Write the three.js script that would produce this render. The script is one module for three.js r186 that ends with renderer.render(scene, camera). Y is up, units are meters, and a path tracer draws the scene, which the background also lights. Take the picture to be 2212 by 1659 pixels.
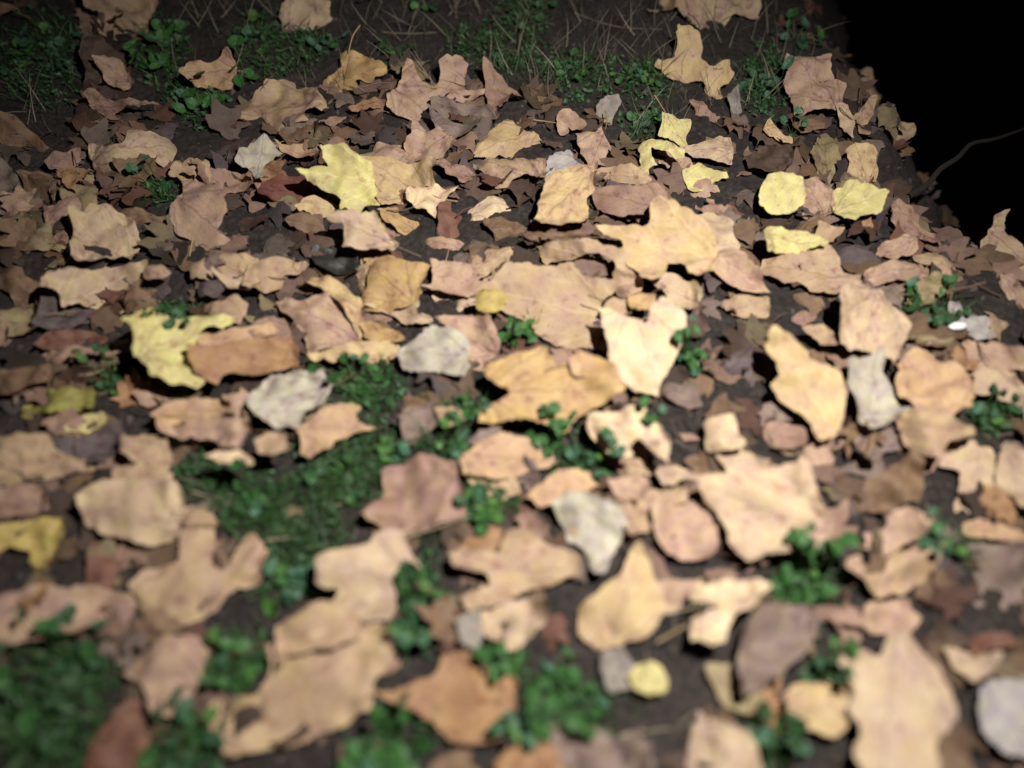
import * as THREE from 'three';
import { TessellateModifier } from 'three/addons/modifiers/TessellateModifier.js';
import { mergeGeometries, mergeVertices } from 'three/addons/utils/BufferGeometryUtils.js';
import { createNoise2D, createNoise3D } from 'simplex-noise';

// ---------------------------------------------------------------- camera, sky, light, exposure
const scene = new THREE.Scene();
const camera = new THREE.PerspectiveCamera(53, 1024 / 768, 0.03, 120);
camera.position.set(0, 1.24, 0);
camera.rotation.set(THREE.MathUtils.degToRad(-58), 0, 0);
camera.focus = 1.78;
camera.userData.fStop = 0.58;
camera.updateMatrixWorld(true);
scene.add(camera);

const renderer = new THREE.WebGLRenderer({ antialias: true });
renderer.toneMapping = THREE.LinearToneMapping;
renderer.toneMappingExposure = 1;
renderer.shadowMap.enabled = true;

{ // a moonless, overcast night sky: the same very dark blue all over
  const w = 16, h = 8, d = new Float32Array(w * h * 4);
  for (let i = 0; i < w * h; i++) { d[i * 4] = 0.0042; d[i * 4 + 1] = 0.0042; d[i * 4 + 2] = 0.0060; d[i * 4 + 3] = 1; }
  const sky = new THREE.DataTexture(d, w, h, THREE.RGBAFormat, THREE.FloatType);
  sky.mapping = THREE.EquirectangularReflectionMapping; sky.needsUpdate = true;
  scene.background = sky; scene.environment = sky;
}
const moon = new THREE.DirectionalLight(0xbcc8ff, 0.015);
moon.position.set(2, 6, -3); moon.castShadow = true; moon.shadow.radius = 20;
moon.shadow.camera.left = moon.shadow.camera.bottom = -4; moon.shadow.camera.right = moon.shadow.camera.top = 4;
scene.add(moon);

// the lamp of the picture: a white torch held above and to the right of the lens
const TORCH = camera.localToWorld(new THREE.Vector3(0.44, 0.6, 0.03));
const torch = new THREE.SpotLight(new THREE.Color(1, 0.965, 0.91), 18.5, 30, THREE.MathUtils.degToRad(51), 1, 2);
torch.position.copy(TORCH);
torch.castShadow = true; torch.shadow.radius = 0.7; torch.shadow.mapSize.set(2048, 2048); torch.shadow.camera.near = 0.05;
scene.add(torch, torch.target);

// ---------------------------------------------------------------- helpers
function makeRandom(seed) { let a = seed >>> 0; return () => { a = (a + 0x6D2B79F5) | 0; let t = Math.imul(a ^ (a >>> 15), 1 | a); t = (t + Math.imul(t ^ (t >>> 7), 61 | t)) ^ t; return ((t ^ (t >>> 14)) >>> 0) / 4294967296; }; }
const rnd = makeRandom(77123);
const noise2 = createNoise2D(makeRandom(5)), noise3 = createNoise3D(makeRandom(9));
const between = (a, b) => a + (b - a) * rnd();
const clamp = THREE.MathUtils.clamp, smooth = THREE.MathUtils.smoothstep;
const UP = new THREE.Vector3(0, 1, 0);
const names = new Map();
function numbered(n) { const k = names.get(n) ?? 0; names.set(n, k + 1); return k ? `${n}_${String(k).padStart(3, '0')}` : n; }
function shade(o) { o.traverse((m) => { if (m.isMesh) { m.castShadow = true; m.receiveShadow = true; } }); return o; }
function thing(name, label, category, group) {
  const g = new THREE.Group(); g.name = numbered(name); g.userData = { label, category }; if (group) g.userData.group = group;
  scene.add(g); return g;
}
function part(name, geometry, material, parent) { const m = new THREE.Mesh(geometry, material); m.name = name; m.castShadow = m.receiveShadow = true; parent.add(m); return m; }

// a direction through a point of the photograph, measured on a 2212 x 1659 grid
const HALF = Math.tan(THREE.MathUtils.degToRad(53 / 2));
const rayAt = (x, y) => new THREE.Vector3((x / 2212 * 2 - 1) * HALF * 4 / 3, (1 - y / 1659 * 2) * HALF, -1).transformDirection(camera.matrixWorld);
function levelPoint(x, y, level = 0) { const d = rayAt(x, y); return camera.position.clone().addScaledVector(d, (level - camera.position.y) / d.y); }

torch.target.position.copy(levelPoint(1230, 850)); torch.target.updateMatrixWorld();

// ---------------------------------------------------------------- terrain
// a leaf-strewn bank: level ground whose far right edge drops away into a deep unlit ditch
const EDGE = [[1700, -420], [1750, -120], [1830, 60], [1965, 250], [2010, 400], [2090, 470], [2330, 560], [2900, 700]].map(([x, y]) => levelPoint(x, y)).map((p) => [p.x, p.z]);
function beyondEdge(x, z) { // metres past the edge of the bank, negative on the level side
  let best = 1e9, side = 1;
  for (let i = 0; i + 1 < EDGE.length; i++) {
    const [ax, az] = EDGE[i], [bx, bz] = EDGE[i + 1], dx = bx - ax, dz = bz - az;
    const t = clamp(((x - ax) * dx + (z - az) * dz) / (dx * dx + dz * dz), 0, 1);
    const qx = x - ax - dx * t, qz = z - az - dz * t, d = Math.hypot(qx, qz);
    if (d < best) { best = d; side = dx * qz - dz * qx < 0 ? 1 : -1; }
  }
  return best * side;
}
function ground(x, z) {
  const e = beyondEdge(x, z) + 0.05 * noise2(x * 3.1, z * 3.1) + 0.025 * noise2(x * 9, z * 9 + 4);
  let y = 0.012 * noise2(x * 1.7, z * 1.7) + 0.005 * noise2(x * 6, z * 6 + 9) + 0.0025 * noise2(x * 21, z * 21);
  if (e > -0.2) { const s = e + 0.2; y -= Math.min(2.6, s < 0.5 ? s * s * 2.1 : 0.525 + (s - 0.5) * 2.1); }
  return y;
}
// height of whatever lies on top at a place: starts as the soil and grows as leaves come down
const GX0 = -2.4, GZ0 = -3.0, CELL = 0.01, GW = 480, GH = 380, heights = new Float32Array(GW * GH);
for (let j = 0; j < GH; j++) for (let i = 0; i < GW; i++) heights[j * GW + i] = ground(GX0 + (i + 0.5) * CELL, GZ0 + (j + 0.5) * CELL);
const cellOf = (x, z) => { const i = Math.floor((x - GX0) / CELL), j = Math.floor((z - GZ0) / CELL); return i < 0 || j < 0 || i >= GW || j >= GH ? -1 : j * GW + i; };
function topAt(x, z) { const c = cellOf(x, z); return c < 0 ? ground(x, z) : heights[c]; }
function surfacePoint(px, py, of = ground, lift = 0) { // where the line of sight meets a surface
  const d = rayAt(px, py), p = camera.position.clone(); let t = 0.6;
  for (; t < 9; t += 0.004) { p.copy(camera.position).addScaledVector(d, t); if (p.y < of(p.x, p.z) + lift) break; }
  return p;
}
// ---------------------------------------------------------------- surfaces
function fbm(x, y, o = 4) { let s = 0, a = 0.5; for (let i = 0; i < o; i++) { s += a * noise2(x + i * 17.3, y - i * 9.1); x *= 2.03; y *= 2.03; a *= 0.5; } return s; }
// palmate veins of a leaf whose stalk joins at (0.5, 0.1): distance to the nearest vein, weighted by its width
const VEINS = [];
{
  const main = [[90, 0.86], [52, 0.72], [128, 0.72], [16, 0.5], [164, 0.5]];
  for (const [deg, len] of main) {
    const a = deg * Math.PI / 180, ex = 0.5 + Math.cos(a) * len, ey = 0.1 + Math.sin(a) * len;
    VEINS.push([0.5, 0.1, ex, ey, 1]);
    for (let k = 1; k < 7; k++) for (const s of [-1, 1]) {
      const t = k / 7.5, b = a + s * 0.75, l = 0.26 * (1 - t) + 0.05, sx = 0.5 + Math.cos(a) * len * t, sy = 0.1 + Math.sin(a) * len * t;
      VEINS.push([sx, sy, sx + Math.cos(b) * l, sy + Math.sin(b) * l, 0.5]);
    }
  }
}
function veinAt(u, v) {
  let m = 0; u += 0.012 * noise2(u * 7, v * 7); v += 0.012 * noise2(u * 7 + 40, v * 7);
  for (const [ax, ay, bx, by, w] of VEINS) {
    const dx = bx - ax, dy = by - ay, t = clamp(((u - ax) * dx + (v - ay) * dy) / (dx * dx + dy * dy), 0, 1);
    const d = Math.hypot(u - ax - dx * t, v - ay - dy * t), wide = (0.0075 * (1 - t * 0.65)) * w;
    if (d < wide * 2.2) m = Math.max(m, w * (1 - smooth(d, wide * 0.5, wide * 2.2)));
  }
  return m;
}
const N = 384, veinField = new Float32Array(N * N);
for (let j = 0; j < N; j++) for (let i = 0; i < N; i++) veinField[j * N + i] = veinAt(i / N, j / N);
function dataTexture(w, h, fill, srgb) {
  const d = new Uint8Array(w * h * 4);
  for (let j = 0; j < h; j++) for (let i = 0; i < w; i++) { const c = fill(i, j); for (let k = 0; k < 3; k++) d[(j * w + i) * 4 + k] = clamp(Math.round(c[k] * 255), 0, 255); d[(j * w + i) * 4 + 3] = 255; }
  const t = new THREE.DataTexture(d, w, h); t.wrapS = t.wrapT = THREE.MirroredRepeatWrapping; t.magFilter = THREE.LinearFilter; t.minFilter = THREE.LinearMipmapLinearFilter; t.generateMipmaps = true;
  if (srgb) t.colorSpace = THREE.SRGBColorSpace; t.needsUpdate = true; return t;
}
// five skins of dead leaf: blotches of pinkish, golden and brown decay, specks, veins; multiplied with each leaf's own colour
const leafSkins = [0, 1, 2, 3, 4].map((k) => dataTexture(N, N, (i, j) => {
  const u = i / N * 3 + k * 31, v = j / N * 3 - k * 13;
  const a = fbm(u, v), b = fbm(u * 1.6 + 80, v * 1.6), c = fbm(u * 6 + 20, v * 6, 3), s = noise2(u * 26, v * 26);
  let r = 0.93 + 0.09 * a + 0.05 * c, g = 0.91 + 0.13 * a + 0.06 * c, bl = 0.89 + 0.06 * a + 0.1 * b + 0.06 * c;
  const rot = smooth(b * 0.7 + c * 0.35 + (k - 2) * 0.04, 0.2, 0.5); r -= 0.13 * rot; g -= 0.2 * rot; bl -= 0.27 * rot;   // brown patches
  if (s > 0.8 && a > 0) { r -= 0.1; g -= 0.15; bl -= 0.2; }                                                                  // specks
  const ve = veinField[j * N + i]; const tone = k % 2 ? 0.1 : -0.13; r += ve * tone; g += ve * tone; bl += ve * tone * 0.8;
  return [r, g, bl];
}, true));
const leafBump = dataTexture(N, N, (i, j) => { const x = i / N, y = j / N, h = 0.42 + 0.5 * veinField[j * N + i] + 0.12 * fbm(x * 14, y * 14, 3); return [h, h, h]; }, false);

const C = { // base colours, linear
  cream: [0.64, 0.50, 0.335], pale: [0.475, 0.36, 0.25], tan: [0.40, 0.285, 0.185], peach: [0.46, 0.31, 0.19], pink: [0.415, 0.285, 0.21], rose: [0.30, 0.19, 0.145],
  gold: [0.45, 0.305, 0.14], goldtan: [0.50, 0.37, 0.205], yellow: [0.44, 0.345, 0.11], lemon: [0.58, 0.53, 0.235], olive: [0.27, 0.215, 0.12], lime: [0.29, 0.28, 0.075],
  orange: [0.32, 0.185, 0.095], rust: [0.165, 0.075, 0.05], brown: [0.185, 0.115, 0.068], umber: [0.075, 0.045, 0.031], red: [0.15, 0.055, 0.042], mauve: [0.205, 0.152, 0.13],
  purple: [0.105, 0.078, 0.082], grey: [0.43, 0.40, 0.335], ash: [0.25, 0.228, 0.205], silver: [0.38, 0.36, 0.36], black: [0.03, 0.029, 0.026],
};
function leafMaterial(key, k) {
  const [r, g, b] = C[key], m = new THREE.MeshStandardMaterial({ map: leafSkins[k % 5], bumpMap: leafBump, bumpScale: 0.0011, roughness: key === 'black' ? 0.5 : 0.72, side: THREE.DoubleSide });
  const f = 1 + 0.05 * Math.sin(k * 12.9); m.color.setRGB(r * f, g * f, b * f); return m;
}
const materials = new Map();
function leafSkin(key) { const k = Math.floor(rnd() * 5), id = key + k; if (!materials.has(id)) materials.set(id, leafMaterial(key, k)); return materials.get(id); }
const stalkMaterial = new THREE.MeshStandardMaterial({ color: new THREE.Color().setRGB(0.36, 0.25, 0.12), roughness: 0.6 });
const darkStalkMaterial = new THREE.MeshStandardMaterial({ color: new THREE.Color().setRGB(0.13, 0.07, 0.045), roughness: 0.6 });

// ---------------------------------------------------------------- the leaf builder
const tessellate = new TessellateModifier(0.0125, 7), coarse = new TessellateModifier(0.03, 4);
function roughOutline(poly, scale, teeth) { // corners eased a little, then edges made uneven and toothed
  let pts = poly;
  const eased = [];
  for (let i = 0; i < pts.length; i++) {
    const a = pts[i], b = pts[(i + 1) % pts.length], q = 0.11;
    eased.push([a[0] + (b[0] - a[0]) * q, a[1] + (b[1] - a[1]) * q], [b[0] + (a[0] - b[0]) * q, b[1] + (a[1] - b[1]) * q]);
  }
  pts = eased; const out = [], ph = rnd() * 100; let run = 0;
  for (let i = 0; i < pts.length; i++) {
    const a = pts[i], b = pts[(i + 1) % pts.length], dx = b[0] - a[0], dy = b[1] - a[1], len = Math.hypot(dx, dy), n = Math.max(1, Math.round(len / 0.008));
    for (let k = 0; k < n; k++) {
      const t = k / n, s = run + len * t, w = noise2(s * 55, ph) * 0.0022 + noise2(s * 18, ph + 7) * 0.0035 + (k % 2 && n > 2 ? teeth * (0.4 + 0.6 * noise2(s * 30, ph + 3)) : 0);
      out.push([a[0] + dx * t - dy / (len || 1) * w * scale, a[1] + dy * t + dx / (len || 1) * w * scale]);
    }
    run += len;
  }
  return out;
}
function flatBlade(outline, fine) {
  const v2 = outline.map(([x, y]) => new THREE.Vector2(x, y)), faces = THREE.ShapeUtils.triangulateShape(v2, []), pos = [];
  for (const f of faces) for (const i of f) pos.push(v2[i].x, v2[i].y, 0);
  let g = new THREE.BufferGeometry(); g.setAttribute('position', new THREE.Float32BufferAttribute(pos, 3));
  g = (fine ? tessellate : coarse).modify(g);
  return mergeVertices(g, 1e-5);
}
// shape the flat blade in place: z is the blade's own normal; returns base and axis for the stalk
function curlBlade(g, o) {
  const p = g.attributes.position, n = p.count; let R = 0, tip = [0, 1];
  for (let i = 0; i < n; i++) { const d = Math.hypot(p.getX(i), p.getY(i)); if (d > R) { R = d; tip = [p.getX(i) / d, p.getY(i) / d]; } }
  if (o.axis !== undefined) tip = [Math.cos(o.axis), Math.sin(o.axis)];
  let back = 0, far = 0; for (let i = 0; i < n; i++) { const a = p.getX(i) * tip[0] + p.getY(i) * tip[1]; if (a < back) back = a; if (a > far) far = a; }
  const calm = o.calm ? 0.4 : 1, uv = new Float32Array(n * 2), L = (far - back) * 1.15, ph = rnd() * 60;
  const cup = o.cup ?? calm * (rnd() < 0.5 ? between(-0.42, -0.12) : between(0.05, 0.4)), fold = o.fold ?? calm * (rnd() < 0.45 ? between(-0.45, 0.5) : between(-0.15, 0.2)), rip = o.ripple ?? (0.3 + 0.7 * calm) * between(0.09, 0.2), bend = o.bend ?? calm * between(-0.3, 0.3), twist = calm * between(-0.3, 0.3);
  for (let i = 0; i < n; i++) {
    const x = p.getX(i), y = p.getY(i), a = (x * tip[0] + y * tip[1]), w = (-x * tip[1] + y * tip[0]), r = Math.hypot(x, y) / R;
    const ang = Math.atan2(w, a - back);
    let z = cup * R * r * r + fold * Math.abs(w) + bend * a * a / R + twist * a * w / R;
    z += rip * R * (noise2(x / R * 1.1 + ph, y / R * 1.1) * 0.9 + 0.75 * r * noise2(x / R * 2.6 - ph, y / R * 2.6 + 5) + 0.16 * noise2(x / R * 6, y / R * 6 + ph));
    z += 0.05 * R * r * Math.cos(ang * 9 + 0.3);                       // pleats between the main veins
    p.setZ(i, z);
    uv[i * 2] = 0.5 - w / L; uv[i * 2 + 1] = 0.1 + (a - back) / L * 0.9;
  }
  g.setAttribute('uv', new THREE.BufferAttribute(uv, 2)); g.computeVertexNormals();
  return { R, tip, back };
}
function tube(points, r0, r1, sides = 5) {
  const curve = new THREE.CatmullRomCurve3(points), steps = Math.max(4, points.length * 3), g = new THREE.TubeGeometry(curve, steps, 1, sides, false), p = g.attributes.position;
  for (let i = 0; i <= steps; i++) { const c = curve.getPointAt(i / steps), r = r0 + (r1 - r0) * i / steps; for (let k = 0; k <= sides; k++) { const q = i * (sides + 1) + k; p.setXYZ(q, c.x + (p.getX(q) - c.x) * r, c.y + (p.getY(q) - c.y) * r, c.z + (p.getZ(q) - c.z) * r); } }
  g.computeVertexNormals(); return g;
}
// lower a leaf onto what already lies there; M turns blade space to world (z = normal)
function settle(g, frame, origin, share = 0.7, most = 0.075) {
  const p = g.attributes.position, v = new THREE.Vector3(), need = [];
  for (let i = 0; i < p.count; i += 2) { v.fromBufferAttribute(p, i).applyMatrix4(frame).add(origin); need.push(topAt(v.x, v.z) - v.y); }
  need.sort((a, b) => a - b);
  return need[Math.min(need.length - 1, Math.floor(need.length * share))] + 0.003;
}
function pressInto(g, frame, origin) {
  const p = g.attributes.position, v = new THREE.Vector3();
  for (let i = 0; i < p.count; i++) {
    v.fromBufferAttribute(p, i).applyMatrix4(frame).add(origin);
    for (const [dx, dz] of [[0, 0], [0.006, 0], [0, 0.006]]) { const c = cellOf(v.x + dx, v.z + dz); if (c >= 0 && v.y > heights[c]) heights[c] = Math.min(v.y, ground(v.x, v.z) + 0.11); }
  }
}
function frameFor(n, heading) { const z = n.clone().normalize(), x = new THREE.Vector3(Math.cos(heading), 0, -Math.sin(heading)); x.addScaledVector(z, -x.dot(z)).normalize(); const y = new THREE.Vector3().crossVectors(z, x); return new THREE.Matrix4().makeBasis(x, y, z); }

// a leaf lying where its outline is seen in the photograph: the outline is set on the leaf's own tilted plane
function tracedLeaf(e) {
  const n = e.pts.length / 2; let cx = 0, cy = 0; for (let i = 0; i < n; i++) { cx += e.pts[i * 2] / n; cy += e.pts[i * 2 + 1] / n; }
  const o = { calm: e.layer >= 4 || !!e.o?.lean, ...e.o }, toCam = camera.position.clone().sub(levelPoint(cx, cy)).normalize();
  const lean = o.lean ?? between(0.15, 0.7), nor = UP.clone().lerp(toCam, lean); nor.x += o.side ?? between(-0.34, 0.34); nor.z += o.back ?? between(-0.22, 0.16); nor.normalize();
  if (nor.dot(toCam) < 0.45) nor.lerp(toCam, 0.4).normalize();
  const frame = frameFor(nor, 0), inv = frame.clone().invert(), dir = rayAt(cx, cy);
  let lift = 0.02, g, shape, origin; const keep = rnd() * 1e9;
  for (let pass = 0; pass < 2; pass++) {
    origin = surfacePoint(cx, cy, ground, lift);
    if (pass === 0 || Math.abs(lift - 0.02) > 0.004) {
      const local = [];
      for (let i = 0; i < n; i++) {
        const d = rayAt(e.pts[i * 2], e.pts[i * 2 + 1]), t = (origin.clone().sub(camera.position).dot(nor)) / d.dot(nor);
        const q = camera.position.clone().addScaledVector(d, t).sub(origin).applyMatrix4(inv); local.push([q.x * 1.07, q.y * 1.07]);
      }
      if (THREE.ShapeUtils.area(local.map(([x, y]) => new THREE.Vector2(x, y))) < 0) local.reverse();
      g = flatBlade(roughOutline(local, o.rough ?? 1, o.teeth ?? 0.0026), true); shape = curlBlade(g, o);
    }
    const up = settle(g, frame, origin, e.layer >= 4 ? 0.93 : 0.75) + 0.007 * Math.max(0, e.layer - 2);
    if (pass === 0) lift = clamp(lift + up, 0.008, 0.085);
  }
  pressInto(g, frame, origin);
  const t = thing('fallen_leaf', e.label, 'leaf', 'fallen leaves in the litter'); t.position.copy(origin);
  const blade = part('blade', g.applyMatrix4(frame), leafSkin(e.color), t);
  if (o.stalk || (o.stalk !== false && rnd() < 0.3)) {
    let pts;
    const start = new THREE.Vector3(shape.tip[0] * shape.back * 0.92, shape.tip[1] * shape.back * 0.92, 0);
    if (o.stalk) { // seen in the photograph: rises from the blade
      pts = []; for (let i = 0; i < o.stalk.length; i += 2) { const d = rayAt(o.stalk[i], o.stalk[i + 1]), s = (origin.clone().sub(camera.position).dot(nor)) / d.dot(nor); pts.push(camera.position.clone().addScaledVector(d, s).sub(origin)); }
    } else {
      const len = between(0.03, 0.075), bow = between(-0.02, 0.02);
      pts = [0, 0.5, 1].map((k) => new THREE.Vector3(start.x - shape.tip[0] * len * k - shape.tip[1] * bow * k * k, start.y - shape.tip[1] * len * k + shape.tip[0] * bow * k * k, 0.002 - 0.006 * k).applyMatrix4(frame));
      for (const q of pts.slice(1)) { const w = q.clone().add(origin); q.y = Math.max(q.y, topAt(w.x, w.z) - origin.y + 0.002); }
    }
    part('stalk', tube(pts, 0.0011, 0.0016), rnd() < 0.5 ? stalkMaterial : darkStalkMaterial, t);
  }
  return t;
}
// plain leaves for the layer below, none of them traced: maple outlines, some torn
function mapleOutline(size) {
  const lobes = [[90, 1], [48, 0.86], [132, 0.86], [5, 0.62], [175, 0.62]], gaps = [[70, 0.52], [110, 0.52], [27, 0.45], [153, 0.45], [-35, 0.3], [215, 0.3], [-90, 0.12]];
  const pts = [...lobes.flatMap(([a, r]) => { const k = r * between(0.8, 1.1), d = between(-6, 6); return [[a - 13 + d, k * 0.72], [a + d, k], [a + 13 + d, k * 0.72]]; }), ...gaps.map(([a, r]) => [a, r * between(0.85, 1.2)])];
  pts.sort((p, q) => p[0] - q[0]);
  return pts.map(([a, r]) => [Math.cos(a * Math.PI / 180) * r * size * 0.55, (Math.sin(a * Math.PI / 180) * r - 0.25) * size * 0.55]);
}
// ---------------------------------------------------------------- the leaves seen in the photograph
const LEAVES = [];
// outlines noted either on the whole picture (V) or on one of its sixteen enlarged tiles (T: column, row)
function V(color, layer, label, pts, o) { LEAVES.push({ color, layer, label, pts, o }); }
function T(c, r, color, layer, label, pts, o) { V(color, layer, label, pts.map((q, i) => i % 2 ? q / 4 + r * 414.75 : q / 4 + c * 553), o); }
// upper left
T(0, 0, 'tan', 2, 'tan lobed leaf cut by the top edge, between two green patches', [760, 40, 690, -80, 1340, -80, 1360, 90, 1290, 130, 1260, 260, 1330, 450, 1150, 370, 1060, 360, 960, 330, 880, 340, 850, 260, 900, 170, 770, 120]);
T(0, 0, 'umber', 1, 'dark purple-brown leaf below the tan leaf at the top left edge', [720, 320, 870, 330, 950, 420, 1060, 460, 1070, 600, 1180, 740, 1100, 790, 1000, 740, 880, 700, 760, 760, 730, 560, 690, 450]);
T(0, 0, 'pink', 2, 'small pinkish flap lying on the dark purple-brown leaf at upper left', [810, 510, 1000, 510, 1060, 560, 1080, 610, 1180, 740, 1090, 790, 900, 700, 910, 640]);
T(0, 0, 'rose', 1, 'narrow mauve leaf beside the bright green patch at upper left', [760, 830, 830, 770, 960, 860, 1150, 860, 1340, 890, 1360, 910, 1110, 920, 1080, 950, 980, 980, 1090, 1060, 900, 1010, 800, 920]);
T(0, 0, 'peach', 2, 'orange-tan leaf with an olive corner, right of the bright green leaves', [1560, 640, 1660, 520, 1780, 560, 1900, 500, 1950, 440, 2020, 560, 2040, 720, 1980, 780, 1850, 760, 1700, 750, 1600, 680]);
T(0, 0, 'brown', 1, 'dim brown leaf slanting down from the left edge below the dark hollow', [-30, 980, 130, 1000, 240, 1110, 400, 1260, 470, 1290, 420, 1360, 300, 1330, 130, 1290, -30, 1200]);
T(0, 0, 'pale', 2, 'wide pale leaf below the narrow mauve leaf at upper left', [740, 1270, 780, 1180, 870, 1200, 900, 1250, 1080, 1240, 1090, 1130, 1300, 1120, 1500, 1160, 1550, 1230, 1500, 1320, 1400, 1380, 1200, 1350, 1050, 1400, 960, 1460, 830, 1400]);
T(0, 0, 'brown', 1, 'brown leaf tucked under the lower edge of the wide pale leaf, upper left', [1010, 1400, 1200, 1350, 1380, 1400, 1330, 1500, 1240, 1560, 1120, 1550, 1030, 1480]);
T(0, 0, 'tan', 2, 'small tan scrap right of the wide pale leaf at upper left', [1460, 1440, 1560, 1370, 1640, 1370, 1700, 1470, 1700, 1560, 1600, 1650, 1540, 1520, 1470, 1510]);
T(0, 0, 'rose', 1, 'reddish brown leaf left of the wide pale leaf at upper left', [470, 1290, 560, 1320, 690, 1270, 700, 1400, 560, 1480, 450, 1460, 400, 1380]);
T(0, 0, 'olive', 1, 'yellowish tan leaf below the reddish brown one near the left side', [530, 1500, 700, 1430, 780, 1470, 800, 1560, 860, 1659, 780, 1800, 560, 1800, 520, 1640]);
T(0, 0, 'mauve', 1, 'greyish mauve leaf touching the left edge, a quarter of the way down', [-40, 1480, 100, 1440, 180, 1560, 180, 1659, 100, 1760, -40, 1720]);
T(0, 0, 'brown', 0, 'dull brown leaf beside the greyish mauve leaf at the left edge', [200, 1500, 340, 1480, 520, 1480, 540, 1659, 340, 1700, 190, 1640]);
T(0, 0, 'rose', 1, 'brownish pink leaf left of the small red leaf under the yellow maple leaf', [1700, 1490, 2040, 1490, 2180, 1560, 2212, 1659, 1900, 1700, 1720, 1600]);
T(0, 0, 'tan', 1, 'tan leaf tip in the top left corner', [-40, 10, 100, 20, 135, 60, 60, 95, -40, 100]);
// upper middle left
T(1, 0, 'pale', 2, 'rounded pale leaf standing by itself at the top edge on dark soil', [240, 40, 320, -80, 640, -80, 640, 110, 660, 160, 600, 230, 540, 310, 420, 330, 300, 330, 250, 210, 215, 100], { cup: -0.35, fold: 0 });
T(1, 0, 'gold', 3, 'golden leaf with its long thin stalk pointing up, upper middle', [700, 450, 800, 430, 920, 470, 1050, 520, 1110, 570, 1110, 640, 1030, 660, 960, 700, 860, 690, 890, 770, 860, 830, 780, 835, 710, 800, 650, 835, 600, 780, 570, 740, 640, 640, 740, 560], { stalk: [753, 112, 762, 78, 778, 54], fold: -0.3, lean: 0.55 });
T(1, 0, 'tan', 2, 'broad tan leaf with ragged right lobes, left of and below the golden stalked leaf', [0, 840, 100, 720, 220, 690, 310, 700, 330, 750, 520, 740, 530, 800, 560, 860, 600, 930, 540, 960, 420, 960, 400, 1000, 470, 1060, 380, 1090, 250, 1140, 180, 1170, 100, 1130, 60, 1150, -150, 1100, -240, 1040, -130, 960]);
T(1, 0, 'orange', 1, 'rusty sliver of leaf just below the golden stalked leaf', [800, 930, 900, 880, 1020, 840, 1110, 870, 1110, 920, 940, 950, 840, 960]);
T(1, 0, 'rose', 1, 'small mauve shard in the dark gap below the golden stalked leaf', [540, 1050, 680, 1000, 780, 1020, 680, 1085, 600, 1060]);
T(1, 0, 'pink', 2, 'upright pinkish tan leaf with two tall lobes at the edge of the bare soil', [1280, 620, 1310, 520, 1350, 560, 1400, 640, 1450, 700, 1540, 740, 1600, 640, 1580, 540, 1640, 505, 1760, 540, 1820, 560, 1790, 700, 1790, 790, 1950, 800, 1930, 850, 1780, 890, 1680, 870, 1580, 850, 1540, 920, 1450, 960, 1430, 1060, 1330, 1010, 1240, 980, 1140, 930, 1150, 830, 1240, 760, 1270, 690], { lean: 0.6 });
T(1, 0, 'rose', 2, 'dull rose leaf leaning right of the upright two-lobed leaf', [1950, 620, 2040, 640, 2150, 700, 2280, 780, 2320, 860, 2200, 880, 2110, 960, 2020, 900, 1990, 790, 1970, 700]);
T(1, 0, 'mauve', 3, 'grey-brown curled leaf below the upright two-lobed leaf', [1540, 860, 1640, 850, 1780, 890, 2000, 910, 2110, 960, 2080, 1020, 1940, 1080, 1800, 1080, 1660, 1010, 1560, 950], { cup: 0.3 });
T(1, 0, 'mauve', 2, 'thin greyish leaf directly under the grey-brown curled leaf', [1500, 960, 1600, 1010, 1800, 1090, 1930, 1110, 1830, 1180, 1700, 1190, 1600, 1140, 1520, 1060]);
T(1, 0, 'pink', 3, 'folded pink leaf with a sharp crease, just above the yellow maple leaf', [1440, 1100, 1520, 1180, 1600, 1130, 1700, 1200, 1750, 1240, 1740, 1290, 1650, 1320, 1630, 1370, 1560, 1400, 1330, 1420, 1330, 1300, 1400, 1180], { fold: 0.45 });
T(1, 0, 'pink', 2, 'pale pink leaf between the yellow maple leaf and the folded pink leaf', [860, 1290, 1050, 1240, 1280, 1220, 1380, 1190, 1340, 1300, 1300, 1400, 1080, 1390, 960, 1340]);
T(1, 0, 'lemon', 4, 'large bright yellow maple leaf with a long left point, upper middle', [540, 1250, 620, 1240, 750, 1260, 850, 1320, 900, 1390, 980, 1420, 1010, 1520, 1040, 1650, 1000, 1700, 1060, 1760, 930, 1750, 880, 1800, 720, 1785, 735, 1700, 560, 1600, 400, 1510, 375, 1490, 520, 1450, 640, 1440], { lean: 0.45, side: 0 });
T(1, 0, 'goldtan', 3, 'golden tan leaf overlapping the right side of the large bright yellow maple leaf', [930, 1420, 1080, 1390, 1300, 1400, 1540, 1400, 1570, 1450, 1520, 1520, 1530, 1600, 1400, 1640, 1330, 1680, 1300, 1750, 1200, 1750, 1100, 1770, 1050, 1700, 1000, 1550]);
T(1, 0, 'cream', 3, 'pale yellow leaf right below the golden tan leaf beside the large yellow one', [1320, 1660, 1530, 1600, 1640, 1620, 1740, 1650, 1640, 1720, 1620, 1800, 1590, 1890, 1480, 1830, 1400, 1810, 1320, 1720]);
T(1, 0, 'grey', 3, 'whitish leaf left of the large bright yellow maple leaf', [-60, 1270, 80, 1220, 180, 1320, 230, 1350, 120, 1390, 50, 1440, 60, 1520, 100, 1570, 0, 1570, -60, 1450, -180, 1400, -140, 1300]);
T(1, 0, 'peach', 2, 'small peach leaf between the whitish leaf and the large yellow maple leaf', [190, 1280, 420, 1260, 480, 1300, 540, 1370, 480, 1390, 340, 1350, 230, 1340]);
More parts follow.
